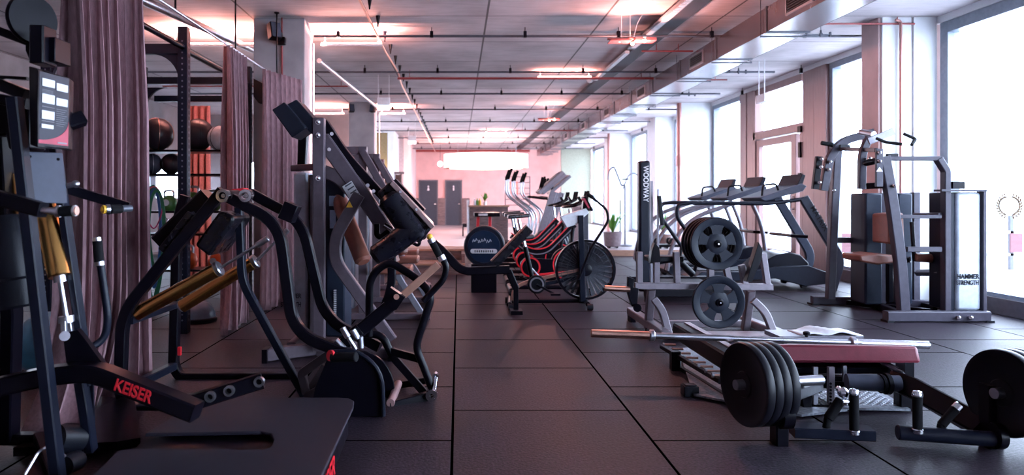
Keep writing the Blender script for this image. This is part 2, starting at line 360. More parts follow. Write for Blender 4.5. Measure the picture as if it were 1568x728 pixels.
struct('baseboard_right', MB().bb(XW-.02, XW+.2, -4, 11.4, 0, .165).bb(XW-.02, XW+.2, 14.0, 30, 0, .165), mat('dark sill aluminium', (.12, .10, .11), .4, metal=.3))
# wide brown posts and the glazed door with its transom
struct('trim_12', MB().bb(XW-.03, XW+.16, 10.76, 11.12, .1, 3.22).bb(XW-.02, XW+.16, 11.14, 11.5, .1, 3.22).bb(XW-.02, XW+.16, 13.45, 13.72, .0, 3.22).bb(XW-.03, XW+.16, 13.74, 14.05, .0, 3.22), FRAMEW, bev=.004)
dr = thing('door_1', '', '', (XW+.1, 12.4, 0)); del dr['label']; del dr['category']; dr['kind'] = 'structure'
MB().bb(XW-.02, XW+.14, 11.5, 13.45, 2.28, 2.42).bb(XW-.02, XW+.14, 11.5, 11.6, 0, 2.28).bb(XW-.02, XW+.14, 13.35, 13.45, 0, 3.2).bb(XW, XW+.14, 11.6, 13.35, 3.1, 3.22).build('door_frame', FRAMEW, dr, bev=.004)
MB().bb(XW, XW+.08, 11.78, 11.96, .05, 2.26).bb(XW, XW+.08, 13.22, 13.33, .05, 2.26).bb(XW, XW+.08, 11.96, 13.22, 2.14, 2.26).bb(XW, XW+.08, 11.96, 13.22, .05, .3).build('door_leaf', FRAMEW, dr, bev=.004)
MB().bb(XW+.08, XW+.09, 11.6, 13.35, .3, 3.1).build('pane', GLASS, dr)
MB().cyl((XW-.05, 11.86, .95), (XW-.05, 11.86, 1.25), .012).bb(XW-.05, XW, 11.85, 11.87, 1.0, 1.02).bb(XW-.05, XW, 11.85, 11.87, 1.2, 1.22).build('door_handle', STEEL, dr)
MB().bb(XW-.05, XW, 11.52, 11.62, 2.26, 2.36).bb(XW-.05, XW, 11.54, 11.6, 1.85, 2.1).bb(XW-.05, XW, 11.54, 11.6, 1.45, 1.6).build('hinge', BLACK, dr)
# left-hand windows far away
wl = thing('window_10', '', '', (XL, 15.6, 0)); del wl['label']; del wl['category']; wl['kind'] = 'structure'
MB().bb(XL-.12, XL-.04, 13.2, 13.28, 1.2, 1.9).bb(XL-.12, XL-.04, 17.92, 18, 1.2, 1.9).bb(XL-.12, XL-.04, 15.4, 15.7, 1.2, 1.9).bb(XL-.12, XL-.04, 13.28, 17.92, 1.84, 1.9).build('window_frame', FRAMEG, wl)
MB().bb(XL-.09, XL-.08, 13.28, 17.92, 1.2, 1.84).build('pane', GLASS, wl)
wl = thing('window_11', '', '', (-5.4, 18.1, 0)); del wl['label']; del wl['category']; wl['kind'] = 'structure'
MB().bb(-5.9, -5.84, 18.05, 18.15, 1.3, 2.1).bb(-4.96, -4.9, 18.05, 18.15, 1.3, 2.1).bb(-5.43, -5.37, 18.05, 18.15, 1.3, 2.1).build('window_frame', FRAMEG, wl)
MB().bb(-5.84, -4.96, 18.09, 18.1, 1.3, 2.1).build('pane', GLASS, wl)
# back wall: two doors, wood cladding
def idoor(n, px0, px1, sign):
    x0 = (px0-CX)/FPX*YB; x1 = (px1-CX)/FPX*YB
    d = thing('door_%d' % n, '', '', ((x0+x1)/2, YB, 0)); del d['label']; del d['category']; d['kind'] = 'structure'
    MB().bb(x0-.05, x0, YB-.06, YB-.005, .02, 1.99).bb(x1, x1+.05, YB-.06, YB-.005, .02, 1.99).bb(x0, x1, YB-.06, YB-.005, 1.94, 1.99).build('door_frame', PIPE, d)
    MB().bb(x0, x1, YB-.05, YB-.01, .02, 1.94).build('door_leaf', DOORG, d)
    c = V(((x0+x1)/2, YB-.055, 1.62)); m_ = MB().ball(c+V((0, 0, .09)), .035, 10)
    if sign: m_.prism([c+V((-.05, 0, -.09)), c+V((.05, 0, -.09)), c+V((.02, 0, .05)), c+V((-.02, 0, .05))], (0, -.006, 0))
    else: m_.box(c+V((0, 0, -.02)), (.05, .01, .14))
    m_.build('door_sign', WHITE, d)
    MB().bb(x1-.12, x1-.04, YB-.09, YB-.05, .93, .96).build('door_handle', CHROME, d)
idoor(2, 643, 669, 1); idoor(3, 683, 706, 0)
xx = lambda px, Y=YB: (px-CX)/FPX*Y
struct('trim_13', MB().bb(xx(670.5), xx(681.5), YB-.08, YB-.001, .02, 1.2).bb(xx(707.5), xx(719), YB-.14, YB-.001, .1, 1.2).bb(-1.84, xx(641), YB-.08, YB-.001, .02, 1.2), WOODD)
struct('trim_14', MB().bb(xx(637), xx(811), YB-.1, YB-.001, 3.2, H), REDPIPE)
# outside
GP = mat('pale outdoor paving', (.7, .7, .7), .9, noise=.05, nscale=2)
struct('ground', MB().bb(XW+.3, 60, -30, 60, -.15, -.02), GP)
struct('ground_2', MB().bb(-40, XL-.3, -10, 60, -.15, -.02).bb(XL-.3, XW+.3, 31.3, 60, -.15, -.02), GP)
PALEPK = mat('washed out pink board', (.13, .050, .058), .7)
bar0 = thing('site_barrier', 'pale pink and white barrier out on the paving beyond the near window', 'barrier', (9.0, 12.0, 0))
for k in range(16):
    MB().bb(6.4+k*.36, 6.4+k*.36+.2, 12.0, 12.03, .28, .60).build('board', PALEPK if k % 2 == 0 else WHITE, bar0)
MB().bb(6.3, 12.4, 12.04, 12.08, .60, .64).build('rail', WHITE, bar0); MB().bb(6.3, 12.4, 12.04, 12.08, .22, .26).build('rail', WHITE, bar0)
for x_ in (6.35, 9.3, 12.3): MB().bb(x_, x_+.06, 12.04, 12.1, -.02, .9).build('post', mat('grey post', (.1, .1, .11), .6), bar0)
# laurel wreath sticker on the near window
WG = mat('faded gold film', (.60, .50, .34), .6)
lw = MB(); lc = V((XW+.074, 7.3, 1.12)); lc.y = (XW+.074)*FPX/(1545-CX); lc.z = HC-(316-CY)/FPX*lc.y
for sgn in (-1, 1):
    for k in range(11):
        a = -PI/2+sgn*(.25+k*.24); c = lc+V((0, math.cos(a)*.15, math.sin(a)*.11))
        t = V((0, -math.sin(a)*sgn, math.cos(a)*sgn)); o_ = V((0, math.cos(a), math.sin(a)))
        for dd in (-1, 1):
            d = (t*.8+o_*dd*.6).normalized()*.050; q = d.cross(EX).normalized()*.015
            lw.prism([c, c+d*.5+q, c+d, c+d*.5-q], (.003, 0, 0))
tag(lw.build('laurel_wreath', WG, origin=lc), 'faded gold laurel wreath sticker on the near window glass', 'sticker')
# ================================================================ CEILING SERVICES
# duct
DX0, DX1, DZ0, DZ1 = 3.22, 3.66, 2.93, 3.19
dk = thing('ventilation_duct', 'long galvanised rectangular air duct hung below the ceiling beside the windows', 'duct', (3.44, 12, DZ0))
ys = [4.55+1.46*k for k in range(-6, 18)]
for i in range(len(ys)-1):
    MB().bb(DX0, DX1, ys[i]+.02, ys[i+1]-.02, DZ0, DZ1).build('duct_section', DUCT, dk)
    MB().bb(DX0-.010, DX1+.010, ys[i]-.02, ys[i]+.02, DZ0-.010, DZ1+.010).build('flange', PIPE, dk)
    if i % 2 == 1:
        yc = (ys[i]+ys[i+1])/2
        g = MB().bb(DX0-.015, DX0, yc-.27, yc+.27, 2.98, 3.0).bb(DX0-.015, DX0, yc-.27, yc+.27, 3.13, 3.15).bb(DX0-.015, DX0, yc-.27, yc-.25, 3.0, 3.13).bb(DX0-.015, DX0, yc+.25, yc+.27, 3.0, 3.13).build('vent_grille', STEEL, dk)
        s_ = MB().bb(DX0-.004, DX0, yc-.25, yc+.25, 3.0, 3.13).build('vent_opening', GRIP, g)
        s2 = MB()
        for q in range(5): s2.bb(DX0-.012, DX0-.004, yc-.25, yc+.25, 3.012+q*.025, 3.018+q*.025)
        s2.build('vent_slats', PIPE, g)
    MB().bb(DX0-.02, DX1+.05, ys[i]+.10, ys[i]+.12, DZ0-.03, DZ0-.014).cyl((DX0-.014, ys[i]+.11, DZ0-.03), (DX0-.014, ys[i]+.11, H), .004, 6).cyl((DX1+.04, ys[i]+.11, DZ0-.03), (DX1+.04, ys[i]+.11, H), .004, 6).build('hanger', PIPE, dk)
# cross conduits, every one its own
for k, y in enumerate((6.3, 8.8, 11.3, 13.65, 16.05, 18.6, 21.1, 23.6, 26.1, 28.6)):
    x0 = -1.78 if abs(y-8.8) < .1 else (-2.6 if k > 3 else -5.2)
    m_ = MB().tube([(x0, y, 3.19), (5.0, y, 3.19)], .017, seg=8).tube([(x0, y+.06, 3.20), (3.15, y+.06, 3.20)], .008, seg=6)
    o = m_.build('ceiling_conduit', PIPE, origin=(1, y, 3.19))
    tag(o, ['first', 'second', 'third', 'fourth', 'fifth', 'sixth', 'seventh', 'eighth', 'ninth', 'tenth'][k]+' dark conduit across the concrete ceiling, counted from the camera', 'pipe', 'conduits crossing the ceiling')
    h_ = MB()
    for q in range(7): h_.bb(-1.5+q*1.15, -1.46+q*1.15, y-.02, y+.02, 3.17, 3.25).cyl((-1.48+q*1.15, y, 3.25), (-1.48+q*1.15, y, H), .006, 6)
    WL[o.name] = V((1, y, 3.19)); h_.build('pipe_hanger', BLACK, o)
for k, (x0, x1, y, z, r, lab) in enumerate(((-1.0, 3.2, 11.72, 3.16, .02, 'dark red sprinkler pipe lit pink, crossing the ceiling above the bikes'),
        (2.5, 3.2, 9.75, 3.2, .012, 'short red pipe on the ceiling next to the second duct vent'),
        (3.7, 5.3, 8.3, 3.22, .011, 'red pipe from the duct to the top of the near pier'),
        (3.8, 4.55, 12.1, 3.2, .012, 'red pipe end near the hanging sign at the windows'),
        (-5.3, -1.9, 12.8, 3.2, .012, 'thin red pipe crossing the ceiling above the medicine balls'),
        (1.6, 3.3, 20.1, 3.1, .02, 'pink red pipe stub high up beyond the second pendant'))):
    tag(MB().tube([(x0, y, z), (x1, y, z)], r, seg=8).cyl((x0+.2, y, z), (x0+.2, y, H), .005, 6).cyl((x1-.2, y, z), (x1-.2, y, H), .005, 6).build('sprinkler_pipe', REDPIPE, origin=((x0+x1)/2, y, z)), lab, 'pipe')
tag(MB().tube([(5.06, 8.27, 3.26), (5.12, 8.27, 3.24), (5.12, 8.27, 3.1), (5.12, 8.27, 0)], .016, fl=.04).build('copper_riser', PINKPIPE, origin=(5.12, 8.27, 0)), 'thin reddish pipe running down the near white pier', 'pipe')
tag(MB().tube([(4.84, 15.66, 3.28), (4.84, 15.66, 0)], .045).tube([(4.84, 15.66, 1.9), (4.84, 15.66, 2.12)], .07).build('copper_riser', PINKPIPE, origin=(4.84, 15.66, 0)), 'pinkish heating pipe with a collar beside the middle pier', 'pipe')
tag(MB().tube([(4.84, 23.0, 3.28), (4.84, 23.0, 0)], .045).build('copper_riser', PINKPIPE, origin=(4.84, 23.0, 0)), 'pinkish pipe beside the farthest pier', 'pipe')
# curtain/spot rail with bell lights
rl = thing('spot_rail', 'long thin ceiling rail with a row of small black bell spots running down the room', 'light rail', (-.98, 14, 3.16))
MB().tube([(-.98, 2, 3.16), (-.98, 9.6, 3.16), (-.96, 11.4, 3.2), (-.98, 12.2, 3.16), (-.98, 30, 3.16)], .014, seg=8).build('rail', COPPER, rl)
for k in range(29):
    y = 4.4+.77*k
    MB().lathe((-.93, y, 3.30), (0, 0, -1), [(.028, 0), (.026, .01), (.02, .05), (.011, .1), (.008, .13)], 10).build('bell_spot', BLACK, rl)
# cable tray with fluorescent strip
tr = thing('cable_tray', 'dark cable tray with a pale ladder strip running along the ceiling', 'cable tray', (2.42, 12, 3.2))
MB().bb(2.40, 2.62, 2, 30, 3.24, 3.295).build('tray', mat('dark tray paint', (.045, .04, .05), .6), tr)
tt = MB()
for k in range(90): tt.bb(2.31, 2.37, 4+k*.062, 4+k*.062+.036, 3.2, 3.215)
o = tt.build('light_louvre', WHITE, tr)
MB().bb(2.29, 2.40, 3.9, 9.7, 3.216, 3.24).build('housing', mat('grey tray steel', (.3, .3, .33), .5), tr)
MB().bb(2.31, 2.37, 9.9, 12.2, 3.2, 3.24).build('housing', WHITE, tr)
tag(MB().lathe((2.32, 12.6, 3.3), (0, 0, -1), [(.06, 0), (.06, .03), (.045, .06), (.02, .07)], 20).build('smoke_detector', WHITE, origin=(2.32, 12.6, 3.3)), 'small round smoke detector on the ceiling beside the cable tray', 'smoke detector')
# hanging pink pendant fixtures
def pendant(c, s, label, power):
    t = thing('pendant_light', label, 'lamp', c, 'pink glowing pendants under the ceiling')
    x, y, z = c
    MB().bb(x-.26*s, x-.02*s, y-.09*s, y+.09*s, z-.015, z).bb(x+.02*s, x+.26*s, y-.09*s, y+.09*s, z-.01, z+.02*s).bb(x-.28*s, x+.28*s, y-.02, y+.02, z+.01, z+.03).build('fixture_plate', mat('dark rosy fixture', (.25, .07, .07), .4), t)
    MB().cyl((x-.12*s, y, z), (x-.12*s, y, H), .003, 6).cyl((x-.02*s, y, z), (x-.02*s, y, H), .003, 6).tube([(x+.02, y, z+.03), (x+.06, y, z+.2), (x+.12, y, z+.3), (x+.13, y, H)], .004, fl=.08, seg=6).build('suspension_wire', WHITE, t)
    MB().ball((x+.13*s, y-.06*s, z), .032*s, 12).ball((x+.02*s, y+.06*s, z-.02), .022*s, 10).ball((x-.14*s, y, z-.01), .01*s, 10).build('bulb', LPINK, t)
    l = bpy.data.lights.new('pendant_glow', 'POINT'); l.energy = power*LAMPS; l.color = PINK; l.shadow_soft_size = .05
    o = bpy.data.objects.new('pendant_glow', l); COL.objects.link(o); o.parent = t; o.location = (.05, -.1, -.12)
pendant((1.99, 8.2, 3.0), 1.0, 'rose pendant lamp with two bright bulbs hanging below the cable tray', 26)
pendant((2.05, 16.2, 2.98), .9, 'smaller rose pendant lamp farther back near the duct', 26)
# pink led battens at the columns
def batten(x0, x1, y, z, power, label, up=True, rot=None):
    c = ((x0+x1)/2, y, z); t = thing('led_batten', label, 'light', c, 'pink led battens at the columns')
    MB().bb(x0, x1, y-.03, y+.03, z-.03, z-.012).build('housing', WHITE, t)
    MB().bb(x0+.01, x1-.01, y-.022, y+.022, z-.012, z+.01).build('tube', LPINK, t)
    MB().cyl((x0+.05, y, z), (x0+.05, y, H), .005, 6).cyl((x1-.05, y, z), (x1-.05, y, H), .005, 6).build('suspension_rod', WHITE, t)
    area('batten_glow', (c[0], y, z+.015), x1-x0, .05, power, PINK, (PI, 0, 0), t)
batten(-1.72, -.95, 8.93, 3.13, 75, 'glowing pink led batten under the ceiling right of the near column')
batten(-3.6, -2.5, 8.95, 3.13, 60, 'glowing pink led batten behind the near column, towards the rack')
batten(-1.8, -1.2, 16.3, 3.13, 30, 'glowing pink led batten right of the second column')
batten(-3.5, -2.6, 16.3, 3.13, 30, 'glowing pink led batten left of the second column')
batten(1.3, 2.2, 11.8, 3.20, 9, 'pink led batten on the red pipe above the bikes')
batten(-3.7, -2.7, 5.6, 3.13, 30, 'glowing pink led batten above the rig at the upper left')
batten(.8, 1.5, 22, 3.2, 18, 'pink led batten near the ring lamp')
# vertical LED strips on the right flanks of the columns
for (y, lab, pw) in ((8.80, 'vertical glowing strip up the right flank of the near column', 14), (16.14, 'vertical glowing strip up the right flank of the second column', 14)):
    t = thing('vertical_light_strip', lab, 'light', (-1.76, y, 1.7))
    MB().bb(-1.795, -1.78, y-.02, y+.02, .0, 3.1).build('channel', WHITE, t)
    area('strip_glow', (-1.66, y+.06, 1.8), .04, 2.6, pw, PINKW, (PI/2, 0, PI/2-.4), t)
# fluorescent tube under the ceiling left of near column + emergency
tag(MB().tube([(-1.95, 10.0, 3.12), (-1.72, 15, 3.12)], .035).build('ceiling_pipe', STEEL, origin=(-1.9, 12, 3.12)), 'fat silver pipe running from behind the near column to the second column', 'pipe')
tag(MB().tube([(-3.4, 5.4, 3.14), (-2.62, 9.8, 3.14)], .045).build('ceiling_pipe', STEEL, origin=(-3, 7, 3.12)), 'fat silver pipe above the rack left of the near column', 'pipe')
# ring lamp
RY = 25.0; rc = V((xx(744, RY), RY, HC+(304-247)/FPX*RY)); rr_ = 64/FPX*RY
rg = thing('ring_lamp', 'big glowing white drum ring lamp hanging in front of the rose back wall', 'lamp', rc)
MB().lathe(rc-V((0, 0, .24)), EZ, [(rr_-.16, 0), (rr_, 0), (rr_, .46), (rr_-.16, .46), (rr_-.16, 0)], 64, cap=False).build('diffuser', LRING, rg)
MB().ring(rc-V((0, 0, .25)), EZ, rr_-.17, rr_+.012, .02, 64).build('rim', COPPER, rg)
m_ = MB()
for k in range(4):
    a = PI/4+k*PI/2; m_.cyl(rc+V((math.cos(a)*(rr_-.08), math.sin(a)*(rr_-.08), .2)), (rc.x+math.cos(a)*(rr_-.08), rc.y+math.sin(a)*(rr_-.08), H), .006, 6)
m_.build('suspension_wire', STEEL, rg)
l = bpy.data.lights.new('ring_glow', 'POINT'); l.energy = 130*LAMPS; l.color = (1, .60, .55); l.shadow_soft_size = .5
o = bpy.data.objects.new('ring_glow', l); COL.objects.link(o); o.parent = rg; o.location = (0, 0, -.7)
gc = P(674, 251, 27); gl = thing('globe_pendant', 'small round glowing globe pendant left of the ring lamp', 'lamp', gc)
MB().ball(gc, .1, 16).build('globe', lampm('globe', (1, .75, .7), 5), gl); MB().cyl(gc+V((0, 0, .1)), (gc.x, gc.y, H), .006, 6).build('cord', BLACK, gl)
l = bpy.data.lights.new('globe_glow', 'POINT'); l.energy = 30*LAMPS; l.color = PINK; l.shadow_soft_size = .1
o = bpy.data.objects.new('globe_glow', l); COL.objects.link(o); o.parent = gl; o.location = (0, -.15, -.1)
# exit sign boxes
for (px0, px1, pt, p0, p1, Y, lab) in ((578, 597, 116, 150, 169, 12.2, 'nearer hanging white illuminated sign box beside the second column'), (625, 637, 189, 208, 221, 19.0, 'farther hanging white illuminated sign box before the rose wall')):
    a = P(px0, p1, Y); b_ = P(px1, p0, Y); c = (a+b_)/2; t = thing('hanging_sign', lab, 'sign', c)
    MB().bb(a.x, b_.x, Y-.04, Y+.04, a.z+.09, b_.z).build('housing', WHITE, t)
    MB().bb(a.x, b_.x, Y-.012, Y+.012, a.z, a.z+.088).build('lit_panel', LEXIT, t)
    zt = H
    MB().bb(a.x+.01, a.x+.018, Y-.004, Y+.004, b_.z, zt).bb(b_.x-.018, b_.x-.01, Y-.004, Y+.004, b_.z, zt).build('suspension_rod', WHITE, t)
c = P(1166, 157, 10.9); t = thing('hanging_sign', 'slim white sign hanging edge-on near the glazed door', 'sign', c)
MB().bb(c.x-.02, c.x+.07, c.y-.15, c.y+.15, c.z, c.z+.12).build('housing', WHITE, t)
MB().bb(c.x, c.x+.012, c.y-.1, c.y-.09, c.z+.12, H).bb(c.x, c.x+.012, c.y+.1, c.y+.11, c.z+.12, H).build('suspension_rod', WHITE, t)
# sprinkler valves above windows
for (px, py, Y, lab) in ((1257, 53, 8.5, 'small sprinkler head on a bar near the ceiling by the near pier'), (1131, 110, 10.8, 'small sprinkler head on a bar between the duct and the brown posts'), (1055, 145, 13.2, 'small sprinkler head below the duct, third from the near pier')):
    c = P(px, py, Y)
    tag(MB().tube([c+V((-.5, 0, 0)), c+V((.12, 0, 0))], .008, seg=8).cyl(c+V((0, 0, -.03)), c+V((0, 0, .05)), .012, 8).box(c+V((.11, 0, 0)), (.02, .02, .06)).box(c, (.03, .03, .03)).cyl(c+V((0, 0, 0)), (c.x, c.y, H), .004, 6).build('sprinkler', PIPE, origin=c), lab, 'sprinkler')
# spotlights/speakers on the columns
def speaker(c, rz, label, s=1):
    t = thing('wall_speaker', label, 'speaker', c); R_ = Matrix.Rotation(rz, 3, 'Z') @ Matrix.Rotation(-.25, 3, 'X')
    MB().box(c, (.13*s, .10*s, .19*s), rot=R_).build('cabinet', BLACK, t, bev=.006)
    MB().box(V(c)+R_ @ V((0, -.052*s, 0)), (.11*s, .006, .17*s), rot=R_).build('grille', PLATEG, t)
    MB().box(V(c)+V((.05*s, .07*s, -.02)), (.04*s, .09*s, .05*s)).build('bracket', BLACK, t)
speaker(P(420, 48, 8.22), .7, 'small black speaker high on the face of the near column')
speaker(P(538, 166, 15.6), .4, 'left one of the two black speakers atop the second column', .9)
speaker(P(571, 166, 15.6), -.4, 'right one of the two black speakers atop the second column', .9)
t = thing('junction_box', 'black junction box with a cable conduit on the near column face', 'box', P(431, 63, 8.32))
c = P(431, 63, 8.32); MB().box(c, (.09, .06, .09)).build('cover', BLACK, t, bev=.005)
MB().cyl((c.x, 8.34, c.z-.05), (c.x, 8.34, 1.95), .012, 8).cyl((c.x, 8.34, c.z+.05), (c.x, 8.34, H), .009, 8).build('conduit', REDPIPE, t)
# ================================================================ CURTAINS
RX, RZ = -2.06, 2.56
cr_ = thing('curtain_rail', 'thin curtain rail on drop rods running down the left of the aisle', 'rail', (RX, 6, RZ))
MB().tube([(RX, 1.5, RZ), (RX, 9.5, RZ)], .010, seg=8).build('rail', STEEL, cr_)
for y in (3.2, 5.2, 6.6, 8.1): MB().cyl((RX, y, RZ), (RX, y, H), .008, 8).lathe((RX, y, H), (0, 0, -1), [(.03, 0), (.03, .012), (.01, .02)], 12).build('drop_rod', BLACK, cr_)
def curtain(x, y0, y1, z1, nf, amp, m, label, seed, flare=0.0, axis='y', zb=.02, x2=None):
    rnd = random.Random(seed); NS = nf*14; NZ = 34
    ph = [rnd.uniform(-.5, .5) for _ in range(nf+2)]; am = [rnd.uniform(.6, 1.25) for _ in range(nf+2)]; dr_ = [rnd.uniform(-1, 1) for _ in range(nf+2)]
    vs = []; fs = []
    for j in range(NZ+1):
        tz = j/NZ; z = z1+(zb-z1)*tz
        for i in range(NS+1):
            s = i/NS; f = s*nf; k = int(min(f, nf-1)); fr = f-k
            a = am[k]*(1-fr)+am[k+1]*fr; p_ = ph[k]*(1-fr)+ph[k+1]*fr; d = dr_[k]*(1-fr)+dr_[k+1]*fr
            A = amp*a*(.55+.45*min(1, tz*3)); off = d*.035*tz
            xo = A*math.sin(2*PI*f+p_*tz*1.6)+.25*A*math.sin(4*PI*f+p_)
            yo = .4*A*math.sin(4*PI*f+1.3+p_*tz)+off
            fl = flare*max(0, tz-.72)**2*10
            yy = y0+(y1-y0)*(.5+(s-.5)*(1+.10*tz*tz-.05*math.sin(tz*PI)))+yo-fl*(1-s)*1.0
            zz = z+(rnd.uniform(-1, 1)*.0)+ (.015*math.sin(6*s*PI+seed) if j == NZ else 0)
            xq = x+((x2-x)*s if x2 is not None else 0)+xo+fl*.35*(1-s)*math.sin(9*s)
            vs.append((xq, yy, zz) if axis == 'y' else (yy, xq, zz))
    for j in range(NZ):
        for i in range(NS): fs.append((j*(NS+1)+i, j*(NS+1)+i+1, (j+1)*(NS+1)+i+1, (j+1)*(NS+1)+i))
    org = V((x, (y0+y1)/2, 0)) if axis == 'y' else V(((y0+y1)/2, x, 0))
    o = MB().add(vs, fs).build('curtain', m, origin=org, fixn=False)
    sd = o.modifiers.new('thickness', 'SOLIDIFY'); sd.thickness = .006
    return tag(o, label, 'curtain')
curtain(RX, 3.75, 4.62, RZ-.01, 8, .085, CURT, 'wide gathered mauve curtain filling the left foreground behind the placard machine', 3, .45)
curtain(RX, 6.33, 6.93, RZ-.01, 7, .055, CURT, 'narrow gathered mauve curtain left of the near column', 5, .2)
curtain(RX, 7.5, 8.22, RZ-.01, 8, .045, CURT, 'mauve curtain hanging in front of the near column', 8, .0, x2=-1.80)
curtain(10.2, -4.02, -3.55, RZ-.05, 5, .05, CURTP, 'rose lit curtain seen through the rack above the kettlebells', 11, 0, axis='x')
# ================================================================ RIG AND STORAGE (left)
rig = thing('power_rack', 'tall black perforated training rig behind the curtains', 'power rack', (-3, 7.2, 0))
HOLE = mat('dull steel edge', (.16, .17, .21), .4, metal=.5)
for (x, y) in ((-2.42, 6.3), (-2.42, 8.2), (-3.62, 6.3), (-3.62, 8.2)):
    MB().bb(x-.042, x+.042, y-.042, y+.042, .0, 2.70).build('post', BLUEBLK, rig, bev=.004)
    m_ = MB()
    for k in range(50): m_.cyl((x+.043, y, .12+k*.05), (x+.0442, y, .12+k*.05), .011, 8).cyl((x, y-.043, .12+k*.05), (x, y-.0442, .12+k*.05), .008, 8)
    m_.build('hole_row', HOLE, rig)
MB().bb(-3.58, -2.46, 6.27, 6.33, 2.46, 2.55).build('crossmember', BLUEBLK, rig, bev=.003)
MB().bb(-3.58, -2.46, 8.17, 8.23, 2.50, 2.58).build('crossmember', BLUEBLK, rig, bev=.003)
MB().bb(-3.58, -2.46, 8.4, 8.46, 2.33, 2.40).build('crossmember', BLUEBLK, rig, bev=.003)
MB().tube([(-2.42, 5.0, 2.52), (-2.42, 6.26, 2.52)], .024).tube([(-2.42, 6.34, 2.5), (-2.42, 8.16, 2.5)], .024).build('pull_up_bar', BLACK, rig)
MB().tube([(-3.62, 6.34, 2.5), (-3.62, 8.16, 2.5)], .024).build('pull_up_bar', BLACK, rig)
for (x, y, sx) in ((-2.46, 6.3, -1), (-3.58, 6.3, 1), (-2.46, 8.2, -1), (-3.58, 8.2, 1)):
    pts = []
    for k in range(9):
        a = k/8*PI/2; pts.append(V((x+sx*.24*(1-math.sin(a)), y-.02, 2.46-.24*(1-math.cos(a)))))
    MB().prism([V((x, y-.02, 2.46))]+pts, (0, .04, 0)).build('gusset', BLUEBLK, rig)
MB().prism([P(388, 120, 8.1), P(410, 132, 8.1), P(410, 162, 8.1), P(396, 158, 8.1), P(388, 148, 8.1)], (0, .06, 0)).build('bracket_plate', BLUEBLK, rig, bev=.004)
# storage shelf behind
SY = 8.75
sh = thing('ball_shelf', 'tall black storage shelf for medicine balls and kettlebells behind the rig', 'shelf', (-3.3, SY, 0))
sx0, sx1 = xx(206, SY), xx(352, SY)
for x in (sx0, sx1):
    for y in (SY-.2, SY+.2): MB().bb(x-.025, x+.025, y-.025, y+.025, 0, 2.0).build('upright', BLACK, sh)
def shz(py): return HC-(py-CY)/FPX*SY
SHELV = {}
for nm, py in (('a', 231), ('b', 267), ('c', 323), ('d', 357), ('e', 411)):
    z = shz(py); SHELV[nm] = z
    MB().bb(sx0, sx1, SY-.2, SY+.2, z-.025, z).build('shelf_board', BLACK, sh, bev=.003)
MBALL = mat('scuffed black leather', (.02, .015, .02), .35, noise=.4, nscale=3)
def medball(px, zb, r, m, stripe, label, y=SY):
    c = V((xx(px, y), y, zb+r)); t = thing('medicine_ball', label, 'ball', V((c.x, c.y, zb)), 'balls on the storage shelf')
    MB().ball(c, r, 28).build('shell', m, t)
    s_ = MB()
    for k in range(3):
        pts = []
        for q in range(36):
            a = 2*PI*q/36; v = V((math.cos(a), math.sin(a), 0))*(r*1.002)
            v = Matrix.Rotation(k*PI/3, 3, 'Z') @ (Matrix.Rotation(PI/2, 3, 'X') @ v); pts.append(c+v)
        s_.tube(pts, .004, seg=5, closed=True)
    s_.build('seam', stripe, t)
medball(241, SHELV['a'], .2, MBALL, COPPER, 'big scuffed black medicine ball on the top shelf, left of the rig post')
medball(303, SHELV['a'], .195, MBALL, BLACK, 'big black medicine ball on the top shelf, right of the rig post')
medball(337, SHELV['a'], .15, WHITE, BLACK, 'pale grey and black ball at the right end of the top shelf', SY-.05)
medball(233, SHELV['b'], .125, PLATEG, STEEL, 'small grey ball at the left of the second shelf')
medball(262, SHELV['b'], .125, MBALL, BLACK, 'small black ball beside the grey one on the second shelf')
def kettle(px, zb, r, m, label, group):
    c = V((xx(px, SY), SY-.06, zb+r)); t = thing('kettlebell', label, 'kettlebell', V((c.x, c.y, zb)), group)
    MB().lathe(V((c.x, c.y, zb)), EZ, [(r*.55, 0), (r*.9, r*.35), (r, r), (r*.85, r*1.5), (r*.4, r*1.85), (.01, r*1.92)], 24).build('bell', m, t)
    MB().tube([c+V((-r*.55, 0, r*.6)), c+V((-r*.62, 0, r*1.45)), c+V((r*.62, 0, r*1.45)), c+V((r*.55, 0, r*.6))], r*.14, fl=r*.5, seg=10).build('handle', STEEL, t)
    MB().cyl(c+V((0, -r*.985, 0)), c+V((0, -r*1.01, 0)), r*.4, 16).build('badge', WHITE, t)
kettle(262, SHELV['c'], .10, GREEN, 'green kettlebell left of the rig post on the third shelf', 'green kettlebells')
kettle(298, SHELV['c'], .12, GREEN, 'green kettlebell right of the rig post on the third shelf', 'green kettlebells')
kettle(329, SHELV['c'], .10, GREEN, 'green kettlebell at the right end of the third shelf', 'green kettlebells')
kettle(254, SHELV['d'], .075, mat('pink vinyl', (.5, .16, .2), .5), 'small pink kettlebell on the fourth shelf', 'kettlebells on the fourth shelf')
kettle(290, SHELV['e'], .115, ORANGE, 'orange kettlebell right of the rig post on the lowest shelf', 'orange kettlebells')
kettle(333, SHELV['e'], .10, ORANGE, 'orange kettlebell at the right of the lowest shelf', 'orange kettlebells')
